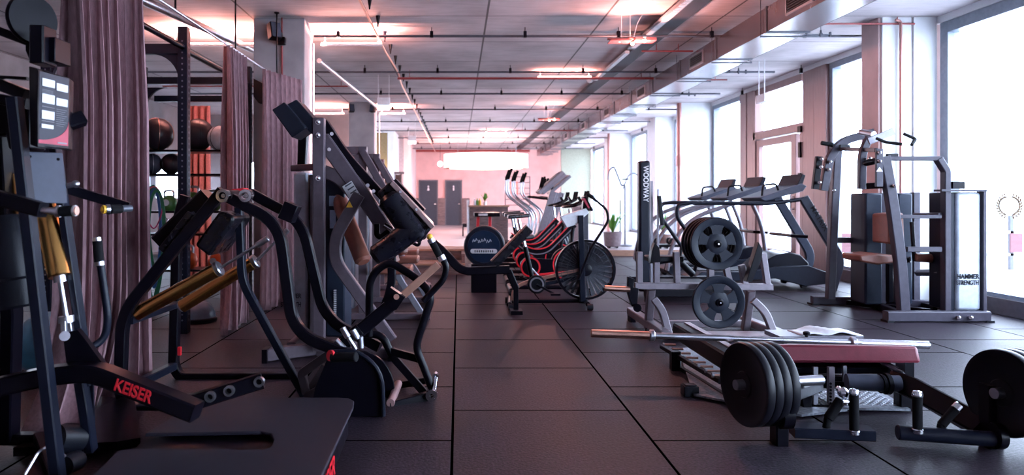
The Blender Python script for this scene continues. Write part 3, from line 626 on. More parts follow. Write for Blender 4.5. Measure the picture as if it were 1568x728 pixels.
# resistance bands on a hook
def band(px0, py0, px1, py1, Y, m, wdt, label):
    a = P(px0, py0, Y); b = P(px1, py1, Y); pts = []
    cx_, hx = (a.x+b.x)/2, abs(b.x-a.x)/2; cz, hz = (a.z+b.z)/2, abs(a.z-b.z)/2
    for k in range(32):
        t = 2*PI*k/32; pts.append(V((cx_+hx*math.cos(t)*(1-.25*(math.sin(t) < 0)*abs(math.sin(t))), Y+.01*math.sin(2*t), cz+hz*math.sin(t))))
    o = MB().sweep(pts, [(-.004, -wdt/2), (.004, -wdt/2), (.004, wdt/2), (-.004, wdt/2)], n=EY, closed=True).build('resistance_band', m, origin=((a+b)/2))
    tag(o, label, 'exercise band', 'bands hanging on the rig')
band(219, 287, 250, 460, 7.9, TEAL, .05, 'widest green loop band hanging on the rig')
band(226, 290, 246, 440, 7.84, BLUEB, .03, 'blue loop band hanging on the rig')
band(222, 286, 249, 350, 7.78, PINKB, .012, 'thin magenta loop band hanging on the rig')
band(228, 292, 252, 420, 7.72, TEAL, .03, 'narrower green loop band hanging on the rig in front')
tag(MB().tube([(-3.6, 8.15, shz(284)), (-3.6, 7.6, shz(284)+.02)], .012).build('band_hook', BLACK, origin=(-3.6, 8.1, 1.3)), 'black peg on the rig post carrying the loop bands', 'hook')
# bosu dome and blue ball
c = P(303, 493, 6.9); c.z = 0
bo = thing('balance_dome', 'silver blue half-ball balance dome on the floor left of the narrow curtain', 'balance trainer', c)
MB().lathe(c, EZ, [(.17, 0.0), (.18, .01), (.18, .035), (.165, .045)], 40).build('base', BLACK, bo)
MB().lathe(c+V((0, 0, .045)), EZ, [(.165, 0), (.16, .04), (.14, .09), (.10, .128), (.05, .15), (.01, .155)], 40).build('dome', mat('slate blue vinyl', (.10, .14, .20), .3), bo)
c = V((xx(72, 4.75), 4.78, .24)); 
tag(MB().ball(c, .215, 36).build('exercise_ball', BALLBL, origin=(c.x, c.y, 0)), 'blue inflated exercise ball on the floor behind the placard machine', 'ball').location = (c.x, c.y, -.025)
# ================================================================ M1 placard machine, left foreground
m1 = thing('cable_resistance_machine', 'black pneumatic strength machine with instruction placard, gold cylinder and wide foot platform', 'strength machine', (-1.5, 2.9, 0))
MB().bar(PL([(22, 150, 2.72), (94, 776, 2.75)]), .05, .044).build('column', BLUEBLK, m1)
MB().bar(PL([(84, 225, 2.95), (136, 590, 2.98)]), .05, .03).build('column', BLUEBLK, m1)
MB().bar(PL([(-4, 160, 2.95), (18, 480, 3.1), (14, 668, 3.3)]), .08, .06).build('column', BLACK, m1)
MB().prism([P(57, 106, 2.66), P(106, 119, 2.84), P(104, 229, 2.84), P(55, 224, 2.66)], (-.03, .09, 0)).prism([P(44, 101, 2.70), P(58, 105, 2.66), P(57, 226, 2.66), P(46, 222, 2.70)], (0, .1, 0)).build('placard_case', BLACK, m1, bev=.004)
def plq(u, v, off=0):  # point on the placard face, u,v in 0..1
    a = P(57, 106, 2.66); b = P(106, 119, 2.84); c = P(55, 224, 2.66); d = P(104, 229, 2.84)
    p_ = (a*(1-u)+b*u)*(1-v)+(c*(1-u)+d*u)*v; n = (b-a).cross(c-a).normalized()
    if n.y > 0: n = -n
    return p_+n*(.002+off)
def plrect(mb, u0, v0, u1, v1, off): mb.prism([plq(u0, v0, off), plq(u1, v0, off), plq(u1, v1, off), plq(u0, v1, off)], plq(0, 0, .001)-plq(0, 0, 0))
PLC = mat('charcoal placard print', (.030, .034, .05), .4)
m_ = MB(); plrect(m_, .05, .02, .97, .96, 0); fc = m_.build('placard_face', PLC, m1, smooth=False)
m_ = MB(); arc = [plq(.97, .62+.0, .0015)]
for k in range(10):
    t = k/9; arc.append(plq(.97-.92*(1-math.cos(t*PI/2)), .62+.29*math.sin(t*PI/2), .0015))
m_.prism(arc+[plq(.05, .955, .0015), plq(.97, .955, .0015)], plq(0, 0, .001)-plq(0, 0, 0)); m_.build('red_field', PINKR, fc, smooth=False)
m_ = MB()
for (u0, v0, u1, v1) in ((.12, .10, .5, .2), (.56, .12, .92, .22), (.12, .30, .5, .42), (.56, .32, .92, .42), (.12, .52, .5, .63), (.12, .70, .48, .75)): plrect(m_, u0, v0, u1, v1, .003)
m_.build('white_charts', WHITE, fc, smooth=False)
m_ = MB()
for k in range(9): plrect(m_, .56, .47+k*.028, .9-.05*(k % 3), .474+k*.028, .003)
for k in range(3): plrect(m_, .12, .245+k*.018, .45, .249+k*.018, .003)
for v in (.465, .655): plrect(m_, .12, v, .5, v+.006, .003)
plrect(m_, .62, .915, .92, .935, .003)
m_.build('fine_print', mat('grey print', (.22, .22, .25), .5), fc, smooth=False)
MB().prism([P(42, 232, 2.78), P(92, 234, 2.90), P(100, 312, 2.90), P(53, 311, 2.78)], (0, .02, 0)).build('cover_plate', PLATEG, m1, bev=.003)
m_ = MB()
for (px, py) in ((46, 240), (89, 244)): m_.cyl(P(px, py, 2.77), P(px, py, 2.80), .006, 10)
m_.build('bolt', BLACK, m1)
MB().cyl(P(63, 285, 3.0), P(91, 424, 2.92), .043, 32, ch=.003).build('cylinder', GOLD, m1, label='gold anodised air cylinder')
MB().cyl(P(24, 266, 3.05), P(46, 420, 3.05), .030, 28, ch=.003).build('cylinder', GOLD, m1, label='gold anodised air cylinder')
MB().cyl(P(91, 422, 2.92), P(92.5, 432, 2.92), .024, 20).cyl(P(92, 430, 2.92), P(101, 484, 2.92), .0105, 16).build('piston_rod', STEEL, m1)
MB().cyl(P(101, 484, 2.92), P(102, 494, 2.92), .03, 16).bar([P(98, 492, 2.90), P(99, 516, 2.90)], .02, .022).bar([P(106, 490, 2.94), P(110, 516, 2.94)], .02, .018).cyl(P(99, 515, 2.87), P(99, 515, 2.93), .02, 16).build('clevis', STEEL, m1)
arm = MB().bar(PL([(-20, 597, 2.8), (75, 575, 2.85), (143, 568, 2.85), (302, 631, 2.80)]), .09, .072, fl=.06).build('lever_arm', BLACK, m1)
MB().prism(PL([(96, 512), (118, 505), (130, 520), (168, 572), (104, 575)], 2.88), (0, .03, 0)).build('gusset', BLACK, m1)
a = P(173, 597, 2.735); b = P(244, 624, 2.715)
xd = (b-a).normalized(); MB().text('KEISER', .066, a, xd, EZ, .001, .0012, xs=.80).build('lettering', RED, arm, label='red lettering along the arm')
lk = MB().bar(PL([(268, 619, 2.86), (300, 615, 2.88), (402, 583, 2.95)]), .05, .062).build('adjuster_link', BLACK, m1)
m_ = MB()
for (px, py, Y) in ((322, 608, 2.86), (351, 599, 2.88), (397, 585, 2.92)): m_.ring(P(px, py, Y), EY, .013, .021, .02, 20)
m_.build('hole_rim', STEEL, lk)
# platform with slot
def PZ(px, py, z): Y = FPX*(HC-z)/(py-CY); return P(px, py, Y)
zt = .20
poly = [PZ(273, 634, zt), PZ(318, 609.5, zt), PZ(515, 609, zt), PZ(534, 610, zt), PZ(542, 614, zt), PZ(541, 624, zt), PZ(493, 728, zt), PZ(447, 850, zt), PZ(20, 850, zt), PZ(180, 690, zt), PZ(215, 687, zt), PZ(405, 688, zt), PZ(415, 684, zt), PZ(419, 674, zt), PZ(414, 664, zt), PZ(400, 661, zt), PZ(222, 664, zt)]
MB().prism(poly, (0, 0, -.016)).build('foot_platform', mat('textured grey platform', (.020, .018, .029), .5, bump=.5, bscale=500, noise=.1, nscale=5), m1, bev=.005, smooth=False)
MB().prism([PZ(533, 622, zt-.03)+V((0, 0, 0)), PZ(486, 728, zt-.03), PZ(440, 850, zt-.03), PZ(60, 850, zt-.03), PZ(195, 700, zt-.03), PZ(225, 668, zt-.03), PZ(285, 632, zt-.03), PZ(325, 615, zt-.03)], (0, 0, -.14)).build('platform_base_slot_shade', BLACK, m1)  # black base also runs under the slot as its painted-in shade
a_, b_ = PZ(486.5, 728, zt-.09), PZ(533, 622, zt-.09); dr2 = (b_-a_).normalized(); nn_ = dr2.cross(EZ)
MB().text('KEISER', .13, V((-.514, 2.60, .018)), V((-.0254, 1, 0)), EZ, .001, .002, xs=1.15).build('platform_lettering', RED, m1, label='red lettering on the platform side')
MB().prism([PZ(180, 690, .03), PZ(215, 684, .03), PZ(205, 610, .03), PZ(20, 700, .03)], (0, 0, .04)).build('base_plate', BLACK, m1)
# handles
MB().bar(PL([(-15, 300, 2.55), (66, 322, 2.5)]), .045, .052).build('handle_arm', BLACK, m1)
hl = MB().cyl(P(64, 322, 2.5), P(90, 324, 2.5), .012, 16).build('handle', STEEL, m1)
MB().cyl(P(92, 324, 2.5), P(113, 323, 2.5), .019, 16, ch=.003).build('grip', GRIP, hl)
MB().cyl(P(87, 324, 2.5), P(92, 324, 2.5), .021, 16).cyl(P(113, 323, 2.5), P(116, 323, 2.5), .019, 16).build('collar', STEEL, hl)
MB().cyl(P(116, 323, 2.5), P(118, 323, 2.5), .016, 16).build('end_cap', COPPER, hl)
MB().bar(PL([(98, 287, 3.0), (128, 297, 3.05), (197, 317, 3.1)]), .03, .04, fl=.03).build('handle_arm', BLACK, m1)
hl = MB().cyl(P(200, 319, 3.1), P(184, 320, 3.05), .015, 16).build('handle', PIPE, m1)
MB().cyl(P(186, 320, 3.05), P(168, 321, 3.0), .019, 16, ch=.003).build('grip', GRIP, hl)
MB().cyl(P(168, 321, 3.0), P(162, 321, 2.99), .021, 16).build('collar', STEEL, hl)
MB().ball(P(160, 321, 2.99), .017, 14).cyl(P(162, 321, 2.99), P(157, 321, 2.98), .018, 16).build('end_cap', YELLOW, hl)
MB().ball(P(116, 282, 2.95), .016, 14).cyl(P(100, 285, 2.95), P(112, 283, 2.95), .011).build('ball_knob', STEEL, m1)
hl = MB().tube(PL([(154, 405, 3.15), (166, 490, 3.15), (160, 520, 3.15), (134, 536, 3.1)]), .0165, fl=.1).build('bent_handle', BLUEBLK, m1)
MB().cyl(P(149, 369, 3.15), P(152, 402, 3.15), .0205, 16, ch=.003).build('grip', GRIP, hl)
MB().cyl(P(148, 364, 3.15), P(149, 370, 3.15), .018, 16).cyl(P(152, 401, 3.15), P(153, 407, 3.15), .021, 16).build('collar', STEEL, hl)
MB().bar(PL([(124, 585, 2.95), (133, 640, 2.95), (139, 690, 2.98)]), .05, .04, fl=.05).prism(PL([(122, 590), (142, 585), (144, 650), (138, 660)], 2.97), (0, .01, 0)).build('brace', BLUEBLK, m1)
# upper structure
MB().lathe(P(48, 30, 3.0), V((.85, -.5, .0)), [(.10, -.01), (.105, 0), (.105, .01), (.10, .02)], 36).build('pulley_disc', BLACK, m1)
MB().bar(PL([(50, 60, 3.02), (50, 78, 3.02), (58, 96, 3.02)]), .05, .035).bar(PL([(66, 42, 2.9), (66, 100, 2.9)]), .1, .06).box(P(80, 80, 2.95), (.09, .12, .10)).build('pulley_bracket', BLACK, m1, bev=.004)
MB().bar(PL([(-10, 44, 3.0), (48, 66, 3.0)]), .04, .035).bar(PL([(-10, 118, 2.8), (44, 121, 2.8)]), .03, .012).bar(PL([(-10, 126, 2.8), (42, 146, 2.8)]), .05, .045).bar(PL([(-10, 150, 2.8), (44, 160, 2.8)]), .05, .04).build('top_frame', BLACK, m1)
MB().prism(PL([(-20, 158), (44, 160), (44, 228), (30, 236), (12, 228), (8, 206), (-20, 210)], 2.9), (0, .12, 0)).build('head_casing', BLACK, m1, bev=.008)
MB().lathe(P(8, 330, 2.85), P(28, 470, 2.85)-P(8, 330, 2.85), [(.045, 0), (.06, .02), (.064, .2), (.066, .25), (.078, .26), (.080, .36), (.07, .37)], 32).build('cable_shroud', RUBBER, m1)
MB().bar(PL([(100, 190, 2.9), (128, 181, 2.95)]), .05, .055).build('pivot_block', BLACK, m1)
MB().tube(PL([(38, 728, 2.7), (60, 690, 2.75), (80, 682, 2.8), (100, 700, 2.8)]), .006, fl=.05, seg=8).build('air_hose', STEEL, m1)
MB().cyl(P(85, 672, 2.85), P(120, 672, 2.95), .055, 20).cyl(P(97, 715, 2.8), P(118, 705, 2.9), .04, 20).build('valve_body', RUBBER, m1)
MB().bar(PL([(-20, 672, 3.3), (60, 672, 3.3)]), .06, .05).bar([P(60, 672, 3.3), P(102, 776, 2.75)], .06, .05, n=EZ).build('base_rail', BLACK, m1)
# ================================================================ M2 squat machine
m2 = thing('squat_machine', 'black tubular squat machine with two gold air cylinders in the left middle ground', 'strength machine', (-1.2, 4.2, 0))
fr = MB().bar(PL([(450, 628, 4.02), (200, 628, 4.05), (184, 600, 4.05), (188, 480, 4.05), (262, 388, 4.05), (342, 292, 4.05)]), .06, .062, fl=.13).build('side_frame', BLACK, m2)
fr2 = MB().bar(PL([(470, 578, 4.72), (275, 578, 4.72), (266, 560, 4.72), (272, 338, 4.72), (284, 300, 4.72)]), .06, .06, fl=.14).build('side_frame', BLACK, m2)
MB().bar(PL([(198, 492, 4.05), (272, 466, 4.7)]), .04, .045, n=EZ).bar([P(186, 600, 4.05), P(268, 560, 4.72)], .05, .05, n=EZ).build('crossbar', BLUEBLK, m2)
MB().box(P(275, 538, 4.68), (.02, .02, .055)).box(P(196, 577, 4.0), (.03, .02, .03)).build('red_tag', RED, m2)
for (a, b, e, Ya, Yb) in (((208, 481), (331, 414), (411, 365), 4.1, 4.1), ((278, 470), (387, 403), (441, 352), 4.5, 4.5)):
    A, B, E = P(*a, Ya), P(*b, Yb), P(*e, Yb)
    cy = MB().cyl(A, B, .041, 32, ch=.003).build('cylinder', GOLD, m2, label='gold anodised air cylinder')
    d = (B-A).normalized()
    MB().cyl(B, B+d*.03, .046, 24, ch=.006).cyl(A-d*.012, A, .03, 16).build('end_cap', STEEL, cy)
    MB().cyl(B+d*.03, E-(E-B).normalized()*.06, .009, 12).build('piston_rod', STEEL, cy)
    MB().cyl(E-(E-B).normalized()*.08, E, .018, 14, ch=.003).build('rod_end', STEEL, cy)
# pads
def slab(mb, pts, Y0, depth): return mb.prism(PL(pts, Y0), (0, depth, 0))
slab(MB(), [(241, 381), (287, 323), (296, 329), (249, 388)], 4.05, .3).build('back_pad', LEATHER, m2, bev=.008)
slab(MB(), [(297, 376), (336, 322), (358, 331), (357, 341), (320, 394)], 4.1, .34).build('shoulder_pad', LEATHER, m2, bev=.018)
MB().bar(PL([(247, 372, 4.2), (322, 300, 4.2)]), .14, .10).build('pad_carrier', BLACK, m2)
ax_ = MB()
for (px, Y) in ((347, 4.02), (381, 4.06)):
    c = P(px, 300, Y); ax_.ring(c+V((0, -.05, 0)), EY, .020, .036, .05, 28).cyl(c+V((0, -.06, 0)), c+V((0, -.02, 0)), .012, 16)
ax_.build('pivot_ring', CHROME, m2)
MB().cyl(P(347, 299, 4.0), P(385, 297, 4.5), .028, 20).build('pivot_shaft', BLACK, m2)
MB().prism(PL([(355, 290), (372, 288), (376, 293), (352, 295)], 4.2), (0, .1, 0)).build('pivot_cover', RED, m2)
MB().bar(PL([(350, 302, 4.05), (428, 342, 4.05), (447, 490, 4.05), (470, 518, 4.02), (552, 550, 3.98)]), .06, .062, fl=.14).build('lever_arm', BLACK, m2)
MB().bar(PL([(384, 296, 4.5), (462, 338, 4.5), (493, 470, 4.5), (515, 498, 4.48), (582, 532, 4.4)]), .06, .062, fl=.14).build('lever_arm', BLACK, m2)
MB().box(P(444, 325, 4.4), (.09, .12, .11), rot=Matrix.Rotation(.4, 3, 'Y')).build('weight_block', BLACK, m2, bev=.005)
MB().bar(PL([(366, 318, 4.3), (371, 432, 4.3), (466, 606, 4.3)]), .05, .045, fl=.08).build('leg', BLUEBLK, m2)
MB().bar(PL([(470, 606, 4.3), (462, 572, 4.25), (505, 542, 4.2)]), .04, .05, fl=.02).bar(PL([(470, 604, 4.3), (498, 560, 4.3)]), .04, .04).bar(PL([(466, 608, 4.3), (520, 585, 4.2), (560, 552, 4.1)]), .04, .05).build('link_bar', mat('brown grey steel', (.06, .045, .05), .35), m2)
def housing(mb, dx, Y, th):
    pts = [(478+dx, 618), (482+dx, 595), (505+dx, 540)]
    for k in range(9):
        a = PI/2*(k/8); pts.append((530+dx+56*math.sin(a), 597-59*math.cos(a)))
    pts += [(587+dx, 640), (480+dx, 640)]
    pp = PL([(x, y) for x, y in pts], Y)
    for q in pp: q.z = max(q.z, .002)
    mb.prism(pp, (0, th, 0)); return mb
housing(MB(), 0, 3.88, .03).build('side_plate', BLACK, m2, bev=.004)
MB().tube(PL([(505, 539)]+[(530+56*math.sin(PI/2*k/8), 597-59*math.cos(PI/2*k/8)) for k in range(9)]+[(587, 638)], 3.87), .012, seg=8).build('plate_edge', BLUEBLK, m2)
housing(MB(), 18, 4.25, .03).build('side_plate', BLACK, m2, bev=.004)
MB().cyl(P(508, 548, 3.86), P(546, 547, 3.80), .026, 20, ch=.004).build('floor_grip', GRIP, m2)
MB().cyl(P(505, 545, 3.85), P(508, 545, 3.86), .03, 16).build('grip_collar', RED, m2)
hw = MB()
for (a, b, r) in (((524, 502, 4.0), (533, 517, 4.0), .018), ((533, 517, 4.0), (545, 536, 4.0), .012), ((514, 521, 4.0), (528, 536, 4.0), .018), ((540, 505, 4.1), (548, 520, 4.1), .02), ((552, 515, 4.1), (553, 534, 4.1), .016)): hw.cyl(P(*a), P(*b), r, 14, ch=.003)
hw.build('pivot_hardware', STEEL, m2)
MB().box(P(546, 508, 4.15), (.06, .08, .07), rot=Matrix.Rotation(-.7, 3, 'Y')).box(P(531, 522, 4.1), (.07, .08, .07), rot=Matrix.Rotation(.5, 3, 'Y')).build('pivot_block', BLACK, m2, bev=.004)
# forward linkage to the right
MB().bar(PL([(545, 512, 4.15), (600, 466, 4.15)]), .06, .075).box(P(603, 457, 4.13), (.10, .07, .09), rot=Matrix.Rotation(.6, 3, 'Y')).build('swing_arm', BLACK, m2)
MB().cyl(P(607, 455, 4.03), P(607, 455, 4.1), .016, 14).build('pivot_bolt', COPPER, m2)
MB().bar(PL([(618, 452, 4.15), (671, 405, 4.15)]), .03, .044).build('scale_bar', mat('copper tinted scale', (.50, .26, .19), .4, metal=.4), m2)
MB().tube(PL([(648, 462, 4.18), (680, 428, 4.18), (684, 408, 4.18), (676, 395, 4.18)]), .019, fl=.06).build('handle_tube', BLACK, m2)
hl = MB().cyl(P(675, 396, 4.18), P(661, 370, 4.18), .021, 18, ch=.003).build('grip', GRIP, m2)
MB().cyl(P(678, 399, 4.18), P(674, 392, 4.18), .024, 16).cyl(P(662, 372, 4.18), P(659, 366, 4.18), .022, 16).build('collar', STEEL, hl)
MB().ball(P(658, 363, 4.18), .019, 14).build('end_cap', YELLOW, hl)
MB().tube(PL([(565, 515, 4.3), (566, 425, 4.3), (594, 399, 4.3), (640, 428, 4.28), (662, 452, 4.26), (636, 532, 4.26), (648, 560, 4.26), (664, 603, 4.26)]), .024, fl=.12).build('guard_tube', BLACK, m2)
MB().tube(PL([(552, 512, 4.35), (585, 512, 4.35), (600, 545, 4.35)]), .024, fl=.1).bar(PL([(598, 538, 4.35), (643, 550, 4.3)]), .04, .045).build('arch_tube', BLACK, m2)
MB().bar(PL([(600, 545, 4.35), (650, 602, 4.28)]), .04, .045).bar(PL([(610, 590, 4.5), (655, 582, 4.4)]), .04, .04).bar(PL([(595, 622, 4.1), (655, 607, 4.22)]), .05, .05).build('foot_strut', BLACK, m2)
MB().cyl(P(598, 618, 4.08), P(610, 588, 4.4), .024, 16).build('foot_roller', mat('rosy roller', (.35, .2, .2), .4), m2)
MB().ring(P(661, 605, 4.18), EY, .012, .034, .05, 24).bar(PL([(664, 600, 4.2), (668, 575, 4.3)]), .02, .02).ring(P(667, 576, 4.3), EY, .008, .02, .05, 20).build('foot_joint', CHROME, m2)
MB().bar([P(655, 607, 4.25), V((P(655, 607, 4.25).x, 4.25, 0))], .05, .04).bar([P(597, 628, 4.1), V((P(597, 628, 4.1).x, 4.1, 0))], .05, .04).build('foot', BLACK, m2)
# ================================================================ Hammer machine near (M3)
m3 = thing('lever_strength_machine', 'tall warm grey strength machine with slanting black pads and a pale weight tower', 'strength machine', (-1.1, 5.6, 0))
YA = 5.4
tw = MB().prism([V((xx(449, 5.72), 5.72, .12)), V((xx(471, 5.72), 5.72, .12)), V((xx(471, 5.72), 5.72, P(0, 264, 5.72).z)), V((xx(449, 5.72), 5.72, P(0, 264, 5.72).z))], (0, .3, 0)).build('weight_shroud', WHITEP, m3, bev=.02)
MB().text('HAMMER', .052, P(432, 457, 5.715), EX, EZ, .001, .001, xs=.72).text('STRENGTH', .052, P(430, 470, 5.715), EX, EZ, .001, .001, xs=.62).build('lettering', BLACK, tw)
MB().prism([V((xx(472, 5.7), 5.74, .06)), V((xx(479, 5.7), 5.74, .06)), V((xx(479, 5.7), 5.74, 1.38)), V((xx(472, 5.7), 5.74, 1.38))], (0, .28, 0)).build('shroud_back', BLACK, m3)
MB().bb(xx(478.5, 5.27), xx(496, 5.27), 5.27, 5.35, .06, P(0, 180, 5.27).z).build('upright', GREYP, m3, bev=.006)
m_ = MB()
for py in (187, 207, 273): m_.cyl(P(487, py, 5.255), P(487, py, 5.27), .018, 12).ball(P(487, py, 5.25), .015, 10)
m_.build('bolt', CHROME, m3)
sh_ = MB().bb(xx(498, 5.5), xx(528, 5.5), 5.5, 5.85, .12, P(0, 272, 5.5).z).build('stack_cover', SHROUD, m3, bev=.015)
MB().prism(PL([(505, 322), (514, 322), (514, 350), (505, 350)], 5.495), (0, .004, 0)).prism(PL([(504, 300), (515, 300), (515, 316), (504, 316)], 5.495), (0, .004, 0)).build('instruction_label', mat('pale blue label', (.28, .36, .52), .5), sh_)
m_ = MB()
for k in range(16): m_.box(P(513, 445+k*2.9, 5.49), (.018, .02, .007))
m_.build('weight_stack_numbers', WHITE, sh_)
MB().bar(PL([(450, 258, 5.6), (484, 256, 5.5)]), .08, .05).bb(xx(479, 5.6), xx(486, 5.6), 5.5, 5.7, .06, 1.36).build('top_tie', GREYP, m3)
MB().bar(PL([(462, 258, 5.6), (465, 205, 5.6), (480, 195, 5.5)]), .06, .06).build('counter_bracket', BLACK, m3)
MB().bar(PL([(494, 212, YA), (560, 305, YA), (604, 372, YA)]), .09, .115, fl=.1).build('upper_beam', GREYP, m3)
MB().bar(PL([(494, 262, YA+.02), (520, 272, YA), (545, 300, YA)]), .08, .10, fl=.1).build('brace_beam', GREYP, m3)
MB().bar(PL([(550, 298, 5.25), (514, 362, 5.25), (513, 400, 5.25), (600, 522, 5.2)]), .07, .085, fl=.28).build('curved_leg', GREYP, m3)
lb = MB().prism(PL([(524, 286), (538, 277), (556, 306), (543, 318)], 5.33), (0, .01, 0)).build('info_plate', WHITE, m3)
m_ = MB()
for k in range(5): m_.prism([P(528+k*4.0, 286+k*5.4-1, 5.328), P(538+k*3.6, 280+k*5.4-1, 5.328), P(538.8+k*3.6, 281.6+k*5.4-1, 5.328), P(529+k*4, 288+k*5.4-1, 5.328)], (0, .001, 0))
m_.build('plate_print', PIPE, lb)
MB().prism(PL([(530, 318), (535, 308), (540, 318)], 5.19), (0, .01, 0)).build('warning_triangle', YELLOW, m3)
MB().bar(PL([(497, 188, 5.45), (530, 238, 5.45), (590, 305, 5.4)]), .12, .06, fl=.1).build('back_rail', BLACK, m3)
m_ = MB()
for (px, py) in ((504, 229), (563, 284), (572, 293), (508, 205)): m_.cyl(P(px, py, 5.30), P(px, py, 5.33), .014, 10)
m_.build('bolt', CHROME, m3)
slab(MB(), [(416, 168), (435, 156), (469, 196), (447, 211)], 5.2, .28).build('head_pad', NAVYR, m3, bev=.008)
slab(MB(), [(437, 161), (454, 152), (492, 195), (478, 206), (468, 196)], 5.28, .28).build('head_pad', NAVYR, m3, bev=.008)
MB().cyl(P(512, 288, 5.6), P(557, 402, 5.3), .063, 28, ch=.02).build('roller_pad', BROWN, m3, label='long brown leather roller pad')
slab(MB(), [(576, 296), (598, 277), (664, 346), (642, 374), (625, 362)], 4.95, .35).build('chest_pad', LEATHER, m3, bev=.02)
MB().cyl(P(592, 300, 4.93), P(640, 368, 4.9), .085, 32, ch=.03).build('arm_pad', LEATHER, m3)
MB().cyl(P(634, 350, 4.9), P(573, 396, 4.9), .080, 32, ch=.03).build('arm_pad', LEATHER, m3)
MB().bar(PL([(600, 280, 4.93), (663, 349, 4.93)]), .05, .032).build('pad_edge_plate', mat('rosy edge plate', (.38, .25, .25), .35, metal=.4), m3)
MB().bar(PL([(606, 276, 5.1), (650, 322, 5.1)]), .2, .02).build('pad_backing', BLACK, m3)
m_ = MB()
for (px, py) in ((613, 294), (638, 321)): m_.cyl(P(px, py, 4.89), P(px, py, 4.92), .010, 10)
m_.build('bolt', CHROME, m3)
MB().tube(PL([(577, 343), (577, 360), (583, 364), (598, 352)], 5.1), .022, fl=.06).build('hook_handle', BLACK, m3)
MB().cyl(P(588, 345, 5.08), P(600, 352, 5.08), .02, 14).build('handle_stub', CHROME, m3)
MB().bar(PL([(600, 372, YA), (600, 440, YA), (577, 500, YA)]), .07, .06, fl=.1).build('front_post', BLACK, m3)
MB().bar([V((xx(406, 5.2), 5.2, .05)), V((xx(532, 5.25), 5.6, .05))], .09, .09, n=EZ).bar([V((xx(487, YA), YA, .04)), V((xx(600, 5.3), 5.3, .04))], .08, .07, n=EZ).bar([V((xx(455, 5.7), 5.5, .04)), V((xx(455, 5.7), 6.0, .04))], .08, .07, n=EZ).build('base_beam', GREYP, m3, bev=.003)
MB().bb(xx(404, 5.2), xx(412, 5.2), 5.14, 5.26, 0, .1).bb(xx(596, 5.3), xx(603, 5.3), 5.2, 5.36, 0, .08).build('foot', BLACK, m3)
# ================================================================ row of machines behind M3
def row_machine(x, y, label, txt=True, dark=False):
    t = thing('selectorised_machine', label, 'strength machine', (x, y, 0), 'strength machines in the row behind')
    B = lambda *a: MB().bb(x+a[0], x+a[1], y+a[2], y+a[3], a[4], a[5])
    B(-.62, -.54, 0, .08, .05, 1.83).build('upright', GREYP, t, bev=.005)
    B(-.20, -.12, 0, .08, .05, 1.70).build('upright', GREYP, t, bev=.005)
    B(-.54, -.20, .0, .08, 1.62, 1.70).build('top_beam', GREYP, t, bev=.005)
    B(-.50, -.24, .04, .3, .1, 1.30).build('weight_shroud', SILVERP, t, bev=.02)
    if txt:
        MB().text('HAMMER', .06, (x-.50, y+.034, .30), EX, EZ, .001, .001, xs=.85).text('STRENGTH', .06, (x-.50, y+.034, .24), EX, EZ, .001, .001, xs=.72).build('lettering', BLACK, t)
    MB().bar([V((x-.16, y, 1.65)), V((x+.1, y, 1.2)), V((x+.28, y, .75))], .06, .07, fl=.15).build('lever_beam', GREYP, t)
    MB().bar([V((x+.0, y+.05, 1.0)), V((x+.1, y+.05, .55)), V((x+.42, y+.05, .05))], .05, .06, fl=.2).build('curved_leg', SILVERP, t)
    MB().cyl((x-.02, y-.05, 1.1), (x+.16, y-.05, .55), .06, 20, ch=.02).build('roller_pad', BROWN, t, label='brown roller pad')
    MB().bb(x-.05, x+.33, y-.18, y+.18, .46, .53).build('seat', BROWN, t, bev=.02, label='brown seat pad')
    MB().bar([V((x+.12, y, .45)), V((x+.12, y, .05))], .06, .06).build('seat_post', GREYP, t)
    MB().bar([V((x-.6, y, .035)), V((x+.5, y, .035))], .07, .06).bar([V((x+.45, y-.25, .035)), V((x+.45, y+.25, .035))], .06, .06, n=EZ).build('base_beam', GREYP, t)
    m_ = MB()
    for z in (1.78, 1.5, 1.25): m_.cyl((x-.58, y-.012, z), (x-.58, y, z), .014, 10)
    m_.build('bolt', CHROME, t)
    MB().tube([V((x+.28, y-.1, .8)), V((x+.4, y-.1, .72)), V((x+.42, y-.1, .9))], .016, fl=.05).build('handle', BLACK, t)
    return t
row_machine(-.78, 7.0, 'warm grey weight machine directly behind the near slanting one, with brown pads')
row_machine(-.78, 8.15, 'second warm grey weight machine in the row behind the slanting black pads')
row_machine(-.85, 9.3, 'third and farthest warm grey weight machine of the row beside the steps')
# ================================================================ ROUND DRUM and its bent foot arm
DY = 9.0; dc = P(741, 378, DY); rd = 31.5/FPX*DY
dd = thing('resistance_drum', 'round navy drum of an exercise machine with a pale oval plaque', 'exercise machine', V((dc.x, DY, 0)))
AX = V((-.12, -1, 0)).normalized()
MB().lathe(dc-AX*.22, AX, [(rd*.86, 0), (rd*.97, .02), (rd*.97, .08), (rd*.93, .10), (rd, .12), (rd, .20), (rd*.95, .22)], 48).build('drum', NAVYR, dd)
MB().ring(dc-AX*.10, AX, rd*.96, rd*1.015, .015, 48).ring(dc-AX*.17, AX, rd*.96, rd*1.0, .012, 48).build('rim', COPPER, dd)
MB().lathe(dc, AX, [(rd*.80, 0), (rd*.78, .012), (.01, .02)], 48).build('face_disc', mat('deep navy face', (.008, .02, .05), .35), dd)
q = dc+AX*.022+V((0, 0, -.055))
MB().bb(q.x-.14, q.x+.14, q.y-.012, q.y, q.z-.028, q.z+.028).cyl((q.x-.14, q.y, q.z), (q.x-.14, q.y-.012, q.z), .028, 16).cyl((q.x+.14, q.y, q.z), (q.x+.14, q.y-.012, q.z), .028, 16).build('plaque', mat('silver plaque', (.55, .58, .6), .4), dd)
m_ = MB()
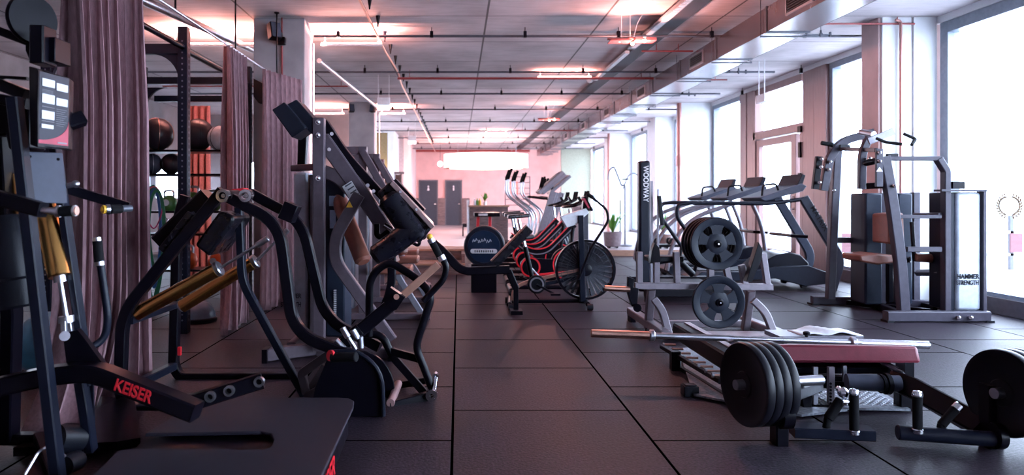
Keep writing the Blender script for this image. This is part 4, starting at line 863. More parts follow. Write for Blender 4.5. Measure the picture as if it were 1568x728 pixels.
for k in range(9): m_.box((q.x-.11+k*.0275, q.y-.014, q.z), (.012, .002, .028)); m_.box((q.x-.11+k*.0275, q.y-.0142, q.z+.0), (.02, .002, .004))
m_.build('plaque_marks', NAVYR, dd)
m_ = MB()
for k in range(8):
    z = q.z+.13+.012*math.sin(k*2.1); m_.tube([V((q.x-.14+k*.035, q.y-.002, z-.015)), V((q.x-.13+k*.035, q.y-.002, z+.02)), V((q.x-.115+k*.035, q.y-.002, z-.01))], .0035, seg=6)
m_.build('script_marks', STEEL, dd)
MB().bb(dc.x-.16, dc.x+.16, DY-.02, DY+.22, 0, dc.z-rd*.85).build('stand', BLACK, dd, bev=.01)
ft = thing('leg_extension_machine', 'black machine arm bending low from the aisle edge up to a slanted copper-edged pad', 'exercise machine', (.2, 8.0, 0))
MB().bar(PL([(664, 372, 7.4), (684, 390, 7.4), (706, 416, 7.4), (780, 413, 7.4)]), .09, .085, fl=.2).build('bent_arm', BLACK, ft)
MB().bar(PL([(757, 404, 7.4), (810, 350, 7.4)]), .22, .085).build('pad', LEATHER, ft)
MB().bar(PL([(752, 400, 7.38), (806, 345, 7.38)]), .04, .02).build('pad_edge', COPPER, ft)
MB().bar(PL([(778, 414, 7.4), (790, 442, 7.4)]), .07, .07).build('post', BLACK, ft)
MB().bar([V((P(790, 440, 7.40).x, 7.40, P(790, 440, 7.40).z)), V((P(790, 440, 7.40).x, 7.40, .03))], .06, .05).bb(P(790, 440, 7.40).x-.06, P(790, 440, 7.40).x+.06, 7.28, 7.48, 0, .04).build('base_foot', BLACK, ft)
# ================================================================ air bike
YK = 7.85
ab = thing('air_bike', 'black air bike with a large caged fan wheel, nearest of the bikes', 'exercise bike', (1.0, YK, 0))
wc = P(896, 413, YK); wr = 46/FPX*YK
MB().ring(wc, EY, wr-.026, wr, .07, 56).build('fan_rim', BLACK, ab)
fan = MB()
for k in range(30):
    a = 2*PI*k/30; d = V((math.cos(a), 0, math.sin(a))); p_ = V((-math.sin(a), 0, math.cos(a)))
    tw_ = p_*.018+EY*.024
    fan.prism([wc+d*.06-tw_*.5, wc+d*.06+tw_*.5, wc+d*(wr-.03)+tw_*1.4, wc+d*(wr-.03)-tw_*1.4], p_.cross(tw_).normalized()*.002 if p_.cross(tw_).length > 0 else EY*.002)
fan.build('fan_blades', mat('grey fan blades', (.12, .13, .16), .55), ab)
cage = MB()
for k in range(48):
    a = 2*PI*k/48; d = V((math.cos(a), 0, math.sin(a)))
    for sy in (-1, 1): cage.tube([wc+d*.07+EY*.035*sy, wc+d*(wr-.02)+EY*.03*sy], .0022, seg=4)
for r_ in (.4, .62, .82):
    for sy in (-1, 1): cage.tube([wc+V((math.cos(2*PI*k/40)*wr*r_, sy*.036, math.sin(2*PI*k/40)*wr*r_)) for k in range(40)], .002, seg=4, closed=True)
cage.build('fan_cage', PIPE, ab)
MB().lathe(wc-EY*.05, EY, [(.05, 0), (.07, .01), (.075, .05), (.07, .09), (.05, .1)], 28).build('fan_hub', BLACK, ab)
MB().tube(PL([(784, 462, YK), (893, 461, YK)]), .022).build('base_rail', BLACK, ab)
for (px, n_) in ((780, 0), (897, 1)):
    MB().tube([P(px-8, 457, YK-.22), P(px+10, 466, YK-.22)], .0).v
    MB().tube([V((xx(px, YK)-.02, YK-.25, .06)), V((xx(px, YK)+.02, YK+.25, .06))], .026).build('stabiliser', BLACK, ab)
    m_ = MB()
    for sy in (-.25, .25): m_.cyl((xx(px, YK)-.03, YK+sy, .035), (xx(px, YK)+.03, YK+sy, .035), .035, 16)
    m_.build('foot_wheel', RUBBER, ab)
MB().bar(PL([(784, 460, YK), (787, 442, YK), (805, 432, YK), (893, 412, YK)]), .035, .035, fl=.08).build('chain_stay', COPPER, ab)
MB().bar(PL([(810, 440, YK), (885, 425, YK)]), .03, .04).bar(PL([(892, 462, YK-.06), (889, 330, YK-.06)]), .05, .06).bar(PL([(892, 462, YK+.06), (889, 330, YK+.06)]), .05, .06).build('fork', BLUEBLK, ab)
MB().bar(PL([(893, 330, YK), (895, 308, YK)]), .1, .04).build('stem', BLACK, ab)
MB().cyl(P(818, 440, YK), P(804, 378, YK), .026, 18).build('seat_tube', BLACK, ab)
MB().cyl(P(811, 408, YK), P(802, 370, YK), .018, 18).build('seat_post', CHROME, ab)
MB().prism([P(794, 369, YK-.09), P(818, 366, YK-.02), P(818, 366, YK+.02), P(794, 369, YK+.09)], (0, 0, .05)).build('saddle', LEATHER, ab, bev=.015)
cg = MB().lathe(P(822, 436, YK-.09), EY, [(.09, 0), (.10, .01), (.10, .03), (.09, .04)], 32).build('chain_ring_cover', RUBBER, ab)
MB().ring(P(822, 436, YK-.1), EY, .062, .078, .012, 32).build('chain_ring', STEEL, cg)
MB().tube([P(822, 436, YK-.12), P(848, 450, YK-.12)], .012).box(P(850, 451, YK-.17), (.1, .09, .02)).tube([P(822, 436, YK+.12), P(796, 424, YK+.12)], .012).box(P(794, 423, YK+.17), (.1, .09, .02)).build('crank', BLACK, ab)
for sy in (-.24, .24):
    la = MB().tube(PL([(886, 428, YK+sy), (905, 380, YK+sy), (932, 338, YK+sy), (930, 322, YK+sy), (904, 300, YK+sy)]), .014, fl=.09).build('swing_handle', BLACK, ab)
    MB().cyl(P(908, 303, YK+sy), P(899, 297, YK+sy), .02, 14, ch=.004).build('grip', GRIP, la)
cs = MB().box(P(899, 312, YK), (.03, .16, .18), rot=Matrix.Rotation(-.5, 3, 'Y')).build('console', BLACK, ab, bev=.008)
MB().box(P(897, 311, YK-.02), (.03, .12, .12), rot=Matrix.Rotation(-.5, 3, 'Y')).build('console_trim', PINKR, cs)
MB().prism(PL([(858, 332), (897, 319), (902, 326), (880, 345), (868, 349)], YK-.06), (0, .1, 0)).build('top_cover', WHITE, ab, bev=.006, label='pale fairing over the frame')
# ================================================================ spin bikes
def spin_bike(x, y, label):
    t = thing('spin_bike', label, 'exercise bike', (x, y, 0), 'spin bikes behind the air bike')
    Q = lambda u, z, v=0: V((x+u, y+v, z))
    MB().tube([Q(.05, .07), Q(1.0, .07)], .028).build('base_rail', BLACK, t)
    for u in (.05, 1.0):
        MB().tube([Q(u, .06, -.26), Q(u, .06, .26)], .03).build('stabiliser', BLACK, t)
        MB().cyl(Q(u-.03, .035, -.27), Q(u+.03, .035, -.27), .035, 14).build('foot_wheel', RUBBER, t)
    fl_ = MB().lathe(Q(.78, .36, -.05), EY, [(.20, 0), (.22, .02), (.22, .08), (.20, .1)], 40).build('flywheel_cover', BLACK, t)
    MB().ring(Q(.78, .36, -.055), EY, .185, .2, .012, 40).build('red_ring', RED, fl_)
    cc = MB().lathe(Q(.30, .33, -.07), EY, [(.12, 0), (.13, .01), (.13, .05)], 32).prism([Q(.25, .44, -.06), Q(.75, .42, -.06), Q(.75, .22, -.06), Q(.25, .22, -.06)], (0, .04, 0)).build('chain_guard', BLACK, t)
    MB().ring(Q(.30, .33, -.075), EY, .105, .125, .01, 32).bar([Q(.40, .235, -.07), Q(.74, .27, -.07)], .01, .025).build('red_trim', RED, cc)
    m_ = MB().bar([Q(.15, .62), Q(.32, .50), Q(.52, .52), Q(.86, .86)], .06, .075, fl=.16).build('main_frame', BLACK, t)
    MB().bar([Q(.15, .665, -.032), Q(.32, .545, -.032), Q(.52, .565, -.032), Q(.84, .90, -.032)], .008, .014, fl=.16).build('red_stripe', RED, m_)
    MB().bar([Q(.15, .60, -.034), Q(.32, .48, -.034), Q(.52, .50, -.034), Q(.84, .82, -.034)], .008, .014, fl=.16).build('silver_stripe', SILVERP, m_)
    MB().tube([Q(.30, .33), Q(.20, .75)], .026).build('seat_tube', BLACK, t)
    MB().tube([Q(.20, .72), Q(.16, .93)], .02).build('seat_post', CHROME, t)
    MB().prism([Q(.02, .93, -.1), Q(.30, .95, -.02), Q(.30, .95, .02), Q(.02, .93, .1)], (0, 0, .05)).build('saddle', LEATHER, t, bev=.015)
    MB().tube([Q(.78, .36, .07), Q(.84, .82, .03)], .024).tube([Q(.78, .36, -.08), Q(.84, .82, -.03)], .024).build('fork', BLACK, t)
    MB().tube([Q(.83, .80), Q(.80, 1.06)], .022).build('handlebar_post', CHROME, t)
    hb = MB().tube([Q(1.0, 1.17, -.1), Q(.86, 1.1, -.22), Q(.72, 1.08, -.14), Q(.72, 1.08, .14), Q(.86, 1.1, .22), Q(1.0, 1.17, .1)], .014, fl=.08).build('handlebar', BLACK, t)
    MB().tube([Q(1.0, 1.17, -.1), Q(1.02, 1.28, -.08)], .017).tube([Q(1.0, 1.17, .1), Q(1.02, 1.28, .08)], .017).build('grip', GRIP, hb)
    MB().box(Q(.93, 1.17), (.02, .12, .09), rot=Matrix.Rotation(-.5, 3, 'Y')).build('console', BLACK, t)
    MB().tube([Q(.30, .33, -.11), Q(.42, .20, -.11)], .011).box(Q(.43, .19, -.16), (.1, .09, .02)).build('crank', STEEL, t)
    return t
sb = spin_bike(.60, 9.0, 'black spin bike with red stripes directly behind the air bike')
sb2 = dup(sb, (0.02, .95, 0), 'second black and red spin bike in the row behind the air bike')
sb3 = dup(sb, (0.05, 1.9, 0), 'third black and red spin bike in the row behind the air bike')
# ================================================================ cross trainers
def cross_trainer(x, y, label):
    t = thing('cross_trainer', label, 'cross trainer', (x, y, 0), 'cross trainers with silver arms')
    Q = lambda u, z, v=0: V((x+u, y+v, z))
    MB().bar([Q(-.38, .08), Q(1.2, .08)], .12, .08).build('base_rail', BLACK, t)
    MB().bb(x-.43, x-.33, y-.3, y+.3, 0, .07).bb(x+1.15, x+1.25, y-.3, y+.3, 0, .07).build('stabiliser', BLACK, t)
    MB().lathe(Q(.9, .38, -.14), EY, [(.28, 0), (.30, .03), (.30, .25), (.28, .28)], 36).build('drive_housing', SHROUD, t)
    MB().bar([Q(.75, .55), Q(.98, 1.3)], .09, .11).build('mast', SILVERP, t)
    for sy in (-.26, .26):
        a_ = MB().tube([Q(.55, .5, sy), Q(.62, .92, sy), Q(.40, 1.10, sy), Q(.20, 1.25, sy), Q(.22, 1.55, sy), Q(.27, 1.66, sy)], .016, fl=.16).build('swing_arm', STEEL, t)
        MB().tube([Q(.21, 1.50, sy), Q(.23, 1.58, sy), Q(.27, 1.68, sy)], .023, fl=.1).build('grip', GRIP, a_)
        MB().bar([Q(-.35, .3, sy*.8), Q(.6, .42, sy*.8)], .05, .05).build('pedal_link', BLACK, t)
        MB().bb(x-.42, x-.05, y+sy*.8-.09, y+sy*.8+.09, .32, .37).build('pedal', RUBBER, t, bev=.01)
    MB().tube([Q(.86, 1.18, -.2), Q(.55, 1.22, -.22), Q(.55, 1.22, .22), Q(.86, 1.18, .2)], .017, fl=.08).build('fixed_handlebar', BLACK, t)
    c_ = MB().bar([Q(.72, 1.28), Q(1.12, 1.62)], .44, .06, n=EY).build('console', SILVERP, t)
    MB().bar([Q(.73, 1.32), Q(1.06, 1.61)], .38, .012, n=EY).build('screen', BLUEBLK, c_)
    MB().tube([Q(.76, 1.3, -.15), Q(.82, 1.55, -.17)], .018).tube([Q(.76, 1.3, .15), Q(.82, 1.55, .17)], .018).build('upright_grip', GRIP, t)
    return t
ct = cross_trainer(.60, 11.9, 'cross trainer with curved silver arms, nearest of its kind')
ct2 = dup(ct, (0.18, 1.0, 0), 'middle cross trainer with curved silver arms and pale console')
ct3 = dup(ct, (0.42, 1.95, 0), 'farthest cross trainer with curved silver arms'); ct3.location.z = .0
# reception counter, table, ladder at the back
cy = 15.7
rt = thing('reception_counter', 'wooden counter with a light top at the back before the rose wall', 'counter', (xx(745, cy), cy, .12))
MB().bb(xx(719, cy), xx(778, cy), cy, cy+.6, .12, 1.0).build('front', WOODD, rt, bev=.006)
MB().bb(xx(717, cy), xx(780, cy), cy-.05, cy+.65, 1.0, 1.04).build('top', WOOD, rt, bev=.006)
MB().bb(xx(715.5, cy), xx(718.5, cy), cy-.03, cy+.6, .02, 1.15).build('end_panel', WHITE, rt)
rt.location.z = .12
t = thing('red_legged_bench', 'dark bench top on two red legs in front of the counter', 'bench', (xx(742, 14.2), 14.2, 0))
MB().bb(xx(726, 14.2), xx(765, 14.2), 14.0, 14.5, .83, .91).build('top', BLACK, t, bev=.01)
for (a, b) in (((730, 345), (736, 331)), ((750, 344), (754, 331))):
    pa = P(a[0], 0, 14.2); pb = P(b[0], 0, 14.2); MB().bar([V((pa.x, 14.2, .0)), V((pb.x-.05, 14.2, .84))], .05, .06).build('leg', RED, t)
MB().bb(xx(732, 14.2), xx(746, 14.2), 13.99, 14.0, .85, .89).build('label_strip', WHITE, t)
t = thing('potted_plant', 'tiny green potted plant on the wooden counter', 'plant', (xx(743, cy), cy+.2, 1.04))
def leaves(mb, c, n, L, wd, seed, up=.8):
    rnd = random.Random(seed)
    for k in range(n):
        a = rnd.uniform(0, 2*PI); tilt = rnd.uniform(.15, 1.0)*(1.4-up); d = V((math.cos(a)*math.sin(tilt), math.sin(a)*math.sin(tilt), math.cos(tilt)))
        l_ = L*rnd.uniform(.55, 1.1); s_ = d.cross(EZ); s_ = s_.normalized()*wd if s_.length > 1e-3 else EX*wd
        b1 = c+d*l_*.45+s_; b2 = c+d*l_*.45-s_; tip = c+d*l_-V((0, 0, l_*.22*math.sin(tilt))); mid = c+d*l_*.5+V((0, 0, .01))
        mb.add([c, b1, mid, b2, tip, c-V((0, 0, .002)), b1-V((0, 0, .002)), mid-V((0, 0, .002)), b2-V((0, 0, .002)), tip-V((0, 0, .002))], [(0, 1, 2), (0, 2, 3), (1, 4, 2), (3, 2, 4), (5, 7, 6), (5, 8, 7), (6, 7, 9), (8, 9, 7)])
    return mb
c = V((xx(743, cy), cy+.2, 1.04)); MB().cyl(c, c+V((0, 0, .08)), .04, 14).build('pot', WHITE, t); leaves(MB(), c+V((0, 0, .08)), 14, .22, .03, 3).build('foliage', LEAF, t)
for k, (px, col, lab) in enumerate(((727, WHITE, 'small white bottle on the left of the counter'), (731, LEAF, 'small green bottle on the counter'), (735, YELLOW, 'small yellow bottle on the counter'))):
    c = V((xx(px, cy), cy+.1, 1.04)); tag(MB().lathe(c, EZ, [(.03, 0), (.03, .09), (.012, .12), (.012, .15)], 14).build('bottle', col, origin=c), lab, 'bottle', 'bottles on the counter')
for o in list(COL.objects):
    pass
wbY = 24
t = thing('wall_bars', 'metal wall bars frame standing before the rose wall', 'wall bars', (xx(792, wbY), wbY, .12))
a = P(773, 270, wbY); b = P(812, 345, wbY)
MB().bb(a.x, a.x+.03, wbY, wbY+.05, .12, a.z).bb(b.x-.03, b.x, wbY, wbY+.05, .12, a.z).build('side_rail', PIPE, t)
m_ = MB()
for k in range(8): m_.cyl((a.x, wbY+.02, a.z-.02-k*.19), (b.x, wbY+.02, a.z-.02-k*.19), .012, 8)
m_.build('rungs', PIPE, t)
for k in range(3):
    xk = a.x+.18+k*.22; tag(MB().tube([V((xk, wbY-.02, a.z-.18)), V((xk+.03, wbY-.03, a.z-.5)), V((xk-.01, wbY-.02, a.z-.75))], .022, fl=.05).build('exercise_tube', mat('coral band', (.8, .15, .1), .5), origin=(xk, wbY-.03, a.z-.4)), ('coral exercise band hung at the left of the wall bars', 'coral exercise band hung at the middle of the wall bars', 'coral exercise band hung at the right of the wall bars')[k], 'exercise band', 'bands on the wall bars')
t = thing('side_armchair', 'dark upholstered chair beside the second slate door', 'chair', (xx(714, 22), 22, .02))
MB().bb(xx(708, 22), xx(718, 22), 22, 22.4, .3, .42).build('seat', LEATHER, t, bev=.03); MB().bb(xx(715, 22), xx(718, 22), 22, 22.4, .42, .75).build('backrest', LEATHER, t, bev=.02)
MB().bb(xx(708, 22), xx(710, 22), 22.02, 22.06, .02, .3).bb(xx(716, 22), xx(718, 22), 22.02, 22.06, .02, .3).bb(xx(708, 22), xx(710, 22), 22.34, 22.38, .02, .3).bb(xx(716, 22), xx(718, 22), 22.34, 22.38, .02, .3).build('legs', BLACK, t)
# bar shelf under the tan panel
bY = 22.3
t = thing('back_bar', 'lit back bar with shelves below the tan panel', 'bar', (xx(600, bY), bY, 0))
MB().bb(xx(582, bY), xx(619, bY), bY, bY+.1, 1.95, 2.02).bb(xx(582, bY), xx(584, bY), bY, bY+.4, 0, 1.95).bb(xx(613, bY), xx(615, bY), bY, bY+.4, 0, 1.95).build('frame', WOODD, t)
MB().bb(xx(584, bY), xx(613, bY), bY+.38, bY+.4, .9, 1.95).build('back_panel', mat('brown back panel', (.20, .12, .11), .4), t)
MB().bb(xx(584, bY), xx(613, bY), bY, bY+.38, 1.38, 1.41).bb(xx(584, bY), xx(613, bY), bY-.2, bY+.38, .88, .95).build('shelf', WOOD, t)
area('bar_glow', (xx(600, bY), bY-.06, 2.08), .7, .04, 2, (1, .7, .4), (PI, 0, 0), t)
for k in range(7):
    c = V((xx(587+k*3.8, bY), bY+.15, 1.41)); h_ = .16+.05*((k*5) % 3)
    tag(MB().lathe(c, EZ, [(.035, 0), (.035, h_*.6), (.014, h_*.8), (.014, h_)], 12).build('bottle', (WHITE, COPPER, STEEL)[k % 3], origin=c), ['first', 'second', 'third', 'fourth', 'fifth', 'sixth', 'seventh'][k]+' bottle from the left on the upper shelf of the back bar', 'bottle', 'bottles on the back bar')
# ================================================================ windows ledge plants
pY = 15.4
def pot_plant(px, pz, Y, s, label, seed, pm, red=False):
    c = V((xx(px, Y), Y, pz)); t = thing('potted_plant', label, 'plant', c)
    MB().lathe(c, EZ, [(.11*s, .03), (.15*s, .05), (.17*s, .30*s), (.155*s, .30*s), (.14*s, .24*s)], 28, cap=True).build('pot', pm, t)
    m_ = MB()
    for k in range(4): a = PI/4+k*PI/2; m_.ball(c+V((math.cos(a)*.10*s, math.sin(a)*.10*s, .03)), .03, 10)
    m_.build('castor', BLACK, t)
    leaves(MB(), c+V((0, 0, .27*s)), 16, .55*s, .035*s, seed).build('foliage', LEAF, t)
pot_plant(938, .12, pY, 1.15, 'grey clay pot with upright green leaves on the pale ledge', 4, CLAY)
pot_plant(1015, .12, 15.2, 1.0, 'brown pot with trailing leaves behind the tall padded post', 9, mat('brown pot', (.16, .08, .07), .6))
al = thing('arc_lamp', 'thin metal stand forking into two drooping arches by the windows', 'floor lamp', (xx(957, 16), 16, .12))
MB().tube([V((xx(957, 16), 16, .14)), V((xx(957, 16), 16, 1.5)), P(952, 285, 16), P(940, 254, 16), P(932, 262, 16), P(931, 276, 16)], .017, fl=.3).build('arch', PIPE, al)
MB().tube([P(954, 290, 16), P(962, 268, 16), P(974, 264, 16), P(980, 278, 16)], .014, fl=.25).build('arch', SILVERP, al)
MB().lathe((xx(957, 16), 16, .12), EZ, [(.16, 0), (.16, .02), (.03, .04)], 28).build('base', PIPE, al)
MB().box((xx(957, 16), 15.98, 1.62), (.14, .02, .03)).build('clamp', BLACK, al)
MB().tube([V((xx(948, 16), 15.9, .12)), V((xx(948, 16), 15.9, 1.15))], .015).build('side_rod', BLACK, al)
for k, (px, h0, lab) in enumerate(((884, .85, 'rosy brown cabinet on the pale ledge behind the bikes'), (897, .95, 'dark slim cabinet on the ledge beside the rosy one'))):
    tag(MB().bb(xx(px-6, 17), xx(px+4, 17), 17, 17.4, .12, .12+h0).bb(xx(px-6.5, 17), xx(px+4.5, 17), 16.98, 17.4, .12+h0, .15+h0).build('cabinet', CLAY if k == 0 else DOORG, origin=(xx(px, 17), 17, .12), bev=.006), lab, 'cabinet')
# dumbbells on the low stand behind the treadmills
for k in range(5):
    c = V((3.55+k*.28, 12.9, .42)); t = thing('dumbbell', ['first', 'second', 'third', 'fourth', 'fifth'][k]+' dumbbell from the left on the low stand behind the treadmills', 'dumbbell', c, 'dumbbells on the low stand')
    MB().cyl(c+V((0, -.13, 0)), c+V((0, -.05, 0)), .06, 16, ch=.008).cyl(c+V((0, .05, 0)), c+V((0, .13, 0)), .06, 16, ch=.008).build('head', RUBBER, t)
    MB().cyl(c+V((0, -.05, 0)), c+V((0, .05, 0)), .016, 12).build('handle', CHROME, t)
tag(MB().bb(3.4, 4.85, 12.72, 13.08, .32, .36).bb(3.42, 3.48, 12.74, 13.06, 0, .32).bb(4.77, 4.83, 12.74, 13.06, 0, .32).build('dumbbell_stand', BLACK, origin=(4.1, 12.9, 0)), 'low black dumbbell stand behind the treadmills', 'rack')
# ================================================================ WOODWAY post treadmill
wY = 8.3
ww = thing('manual_treadmill', 'dark treadmill with a tall padded post lettered in white', 'treadmill', (xx(1000, wY), wY, 0))
po = MB().bb(xx(979, wY), xx(996, wY), wY, wY+.13, .1, P(0, 246, wY).z).build('padded_post', BLUEBLK, ww, bev=.025)
MB().text('WOODWAY', .085, V((xx(985.5, wY), wY-.001, P(0, 254, wY).z)), -EZ, EX, .001, .001, xs=.86).build('lettering', WHITE, po)
MB().bb(xx(1000, wY), xx(1003.5, wY), wY+.1, wY+.15, .1, P(0, 277, wY).z).bb(xx(1009, wY), xx(1011, wY), wY+.05, wY+.1, .5, 1.3).build('side_post', SILVERP, ww)
MB().bar([V((xx(984, wY), wY-.1, .14)), V((xx(984, wY)+.95, wY-.1, .14))], .1, .16, n=EY).bar([V((xx(984, wY), wY+.6, .14)), V((xx(984, wY)+.95, wY+.6, .14))], .1, .16, n=EY).build('side_rail', BLACK, ww)
MB().bb(xx(990, wY), xx(990, wY)+.8, wY-.04, wY+.54, .12, .2).build('belt', RUBBER, ww, bev=.02)
MB().bb(xx(984, wY), xx(984, wY)+.06, wY-.13, wY-.07, 0, .07).bb(xx(984, wY)+.85, xx(984, wY)+.91, wY-.13, wY-.07, 0, .07).bb(xx(984, wY), xx(984, wY)+.06, wY+.57, wY+.63, 0, .07).bb(xx(984, wY)+.85, xx(984, wY)+.91, wY+.57, wY+.63, 0, .07).build('foot', RUBBER, ww)
MB().bar(PL([(1009, 300, wY), (1014, 345, wY)]), .05, .04).build('arm_pad', BLACK, ww)
# ================================================================ treadmills
def treadmill(x, y, label, pale=False):
    t = thing('treadmill', label, 'treadmill', (x, y, 0), 'treadmills facing the windows')
    Q = lambda px, py, v=0: V((x+(px-1035)/120., y+v, HC-(py-304)/120.))   # local drawing units: 120 per metre
    W_ = .82
    dk_ = [Q(1062, 428), Q(1075, 418), Q(1150, 418), Q(1192, 410), Q(1240, 408), Q(1268, 418), Q(1275, 436), Q(1235, 440), Q(1190, 428), Q(1070, 436)]
    d_ = MB().prism([p+V((0, .08, 0)) for p in dk_], (0, W_-.16, 0)).build('deck', SHROUD, t, bev=.008)
    MB().prism([p+V((0, .22, .006)) for p in (Q(1076, 417.5), Q(1150, 417.5), Q(1190, 409.5), Q(1190, 411.5), Q(1150, 419.5), Q(1076, 419.5))], (0, W_-.44, 0)).build('belt', RUBBER, d_)
    hp = [Q(1160, 416), Q(1175, 402), Q(1195, 392), Q(1215, 388), Q(1232, 392), Q(1245, 405), Q(1245, 416)]
    MB().prism([p+V((0, .15, 0)) for p in hp], (0, W_-.3, 0)).build('motor_hood', BLUEBLK, t, bev=.015)
    for v in (.0, W_-.06):
        if pale:
            MB().tube([Q(1062, 428, v+.03), Q(1072, 375, v+.03), Q(1110, 335, v+.03), Q(1180, 312, v+.03)], .03, fl=.3).build('curved_support', SILVERP, t)
            MB().tube([Q(1236, 430, v+.03), Q(1225, 350, v+.03), Q(1205, 305, v+.03)], .03, fl=.3).build('upright', SILVERP, t)
            continue
        up = MB().bar([Q(1229, 303, v+.03), Q(1286, 398, v+.03), Q(1272, 446, v+.03)], .06, .115, fl=.12).build('upright', SHROUD, t)
        if v == 0: MB().text('MATRIX', .10, Q(1237, 318, v-.003), Q(1286, 398)-Q(1229, 303), V((1, 0, .6)), .001, .001).build('lettering', BLACK, up)
        MB().tube([Q(1070, 384, v+.03), Q(1034, 332, v+.03), Q(1036, 313, v+.03), Q(1052, 311, v+.03), Q(1180, 312, v+.03), Q(1236, 304, v+.03)], .026, fl=.12).build('handrail', BLUEBLK, t)
    MB().tube([Q(1236, 363, .03), Q(1215, 362, .1), Q(1215, 362, W_-.1), Q(1236, 363, W_-.03)], .022).build('cross_tube', BLACK, t)
    MB().tube([Q(1070, 384, .03), Q(1062, 430, .12)], .022).tube([Q(1070, 384, W_-.03), Q(1062, 430, W_-.12)], .022).build('rear_strut', BLACK, t)
    c_ = MB().prism([p+V((0, .08, 0)) for p in (Q(1165, 303), Q(1230, 281), Q(1238, 285), Q(1232, 293), Q(1172, 309))], (0, W_-.16, 0)).build('console_tray', PLATEG, t, bev=.012)
    MB().prism([p+V((0, .12, 0)) for p in (Q(1222, 289), Q(1233, 266), Q(1238, 268), Q(1230, 292))], (0, W_-.24, 0)).build('screen', BLUEBLK, c_, bev=.006)
    MB().tube([Q(1174, 300, .2), Q(1176, 283, .2), Q(1196, 281, .2), Q(1200, 292, .2)], .014, fl=.04).build('sensor_handle', BLACK, t)
    m_ = MB()
    for px in (1080, 1235): m_.cyl(Q(px, 440, .1), Q(px, 440, .16), .035, 14).cyl(Q(px, 440, W_-.16), Q(px, 440, W_-.1), .035, 14)
    m_.bb(x+(1266-1035)/120., x+(1278-1035)/120., y, y+.08, 0, .03).bb(x+(1266-1035)/120., x+(1278-1035)/120., y+W_-.08, y+W_, 0, .03)
    m_.build('foot', RUBBER, t)
    return t
tm = treadmill(2.80, 9.12, 'nearest dark blue treadmill with angled uprights facing the windows')
tm2 = treadmill(2.76, 10.2, 'second treadmill from the camera, with pale curved supports', True)
dup(tm2, (-.02, 1.05, 0), 'farthest treadmill in the row, with pale curved supports')
# ================================================================ MTS / pulldown machine right
mt = thing('pulldown_machine', 'large silver grey seated pulldown machine by the near window with brown seat', 'strength machine', (4.5, 7.3, 0))
LG = mat('light warm grey steel', (.052, .046, .064), .36, bump=.15)
Yn, Yf = 6.95, 7.85
MB().bar([V((xx(1243, 8.0), 8.0, .05)), V((xx(1330, 7.9), 7.95, .05)), V((xx(1330, 7.9)+.6, 7.6, .05))], .09, .085, n=EZ).build('base_beam', LG, mt)
MB().bar([V((xx(1356, 6.88), 6.88, .055)), V((xx(1512, 6.88), 6.88, .055))], .1, .10, n=EY).build('base_beam', LG, mt)
MB().bar([V((4.55, 7.9, .04)), V((4.35, 6.95, .04))], .07, .06, n=EZ).bar([V((5.0, 7.9, .04)), V((4.95, 6.95, .04))], .07, .06, n=EZ).bar([V((4.3, 7.9, .04)), V((5.0, 7.0, .04))], .05, .05, n=EZ).build('base_beam', BLACK, mt)
MB().bb(xx(1352, 6.9), xx(1362, 6.9), 6.82, 6.94, 0, .02).bb(xx(1502, 6.9), xx(1514, 6.9), 6.82, 6.94, 0, .02).bb(xx(1240, 8), xx(1250, 8), 7.94, 8.06, 0, .02).build('foot', RUBBER, mt)
MB().bar(PL([(1271, 458, Yf), (1276, 330, Yf), (1282, 224, Yf)]), .08, .085).build('upright', LG, mt)
MB().bar(PL([(1384, 485, Yn), (1378, 400, Yn), (1364, 300, Yn), (1353, 240, Yn)]), .08, .10, fl=.15).build('upright', LG, mt)
MB().bar(PL([(1261, 292, Yf-.1), (1270, 240, Yf-.1), (1290, 216, Yf-.1), (1338, 203, Yf-.15)]), .06, .085, fl=.22).build('swing_arm', LG, mt)
MB().bar(PL([(1319, 290, Yn+.25), (1320, 232, Yn+.25), (1334, 206, Yn+.25)]), .06, .07, fl=.12).build('swing_arm', LG, mt)
MB().bar(PL([(1330, 217, Yn), (1368, 201, Yn)]), .02, .065).build('arm_plate', SILVERP, mt)
MB().cyl(P(1318, 202, Yn+.2), P(1338, 206, Yn), .03, 14).build('arm_joint', STEEL, mt)
MB().tube(PL([(1342, 212, Yn-.1), (1356, 218, Yn-.1), (1381, 221, Yn-.15)]), .015, fl=.03).build('handle', GRIP, mt)
MB().tube(PL([(1384, 205, Yn+.1), (1402, 213, Yn+.1), (1396, 222, Yn-.02)]), .015, fl=.03).build('handle', GRIP, mt)
MB().tube(PL([(1258, 219, Yf-.1), (1275, 222, Yf-.1)]), .024).build('counter_stub', GRIP, mt)
MB().bar(PL([(1254, 240, Yf-.12), (1248, 290, Yf-.12)]), .05, .07).build('lever_plate', BLACK, mt)
m_ = MB()
for (px, py, Y) in ((1258, 244, Yf-.2), (1257, 256, Yf-.2), (1255, 280, Yf-.2), (1271, 248, Yf-.17), (1269, 260, Yf-.17), (1277, 292, Yf-.06), (1347, 234, Yn-.07), (1347, 247, Yn-.07), (1332, 243, Yn+.18), (1370, 285, Yn-.06), (1468, 487, 6.8), (1487, 487, 6.8)): m_.cyl(P(px, py, Y-.02), P(px, py, Y+.04), .018, 12, ch=.004)
m_.build('bolt', CHROME, mt)
MB().bar(PL([(1346, 228, Yn-.04), (1346, 286, Yn-.04)]), .03, .065).build('pivot_plate', LG, mt)
MB().prism(PL([(1342, 263), (1347, 256), (1352, 263)], Yn-.062), (0, .004, 0)).build('warning_triangle', WHITE, mt)
MB().bar(PL([(1330, 285, Yn+.1), (1350, 284, Yn)]), .1, .06).bar(PL([(1325, 250, Yn+.2), (1345, 246, Yn)]), .05, .05).build('pivot_block', BLACK, mt)
MB().bar(PL([(1352, 243, Yn), (1442, 243, Yn)]), .06, .042).build('top_beam', LG, mt)
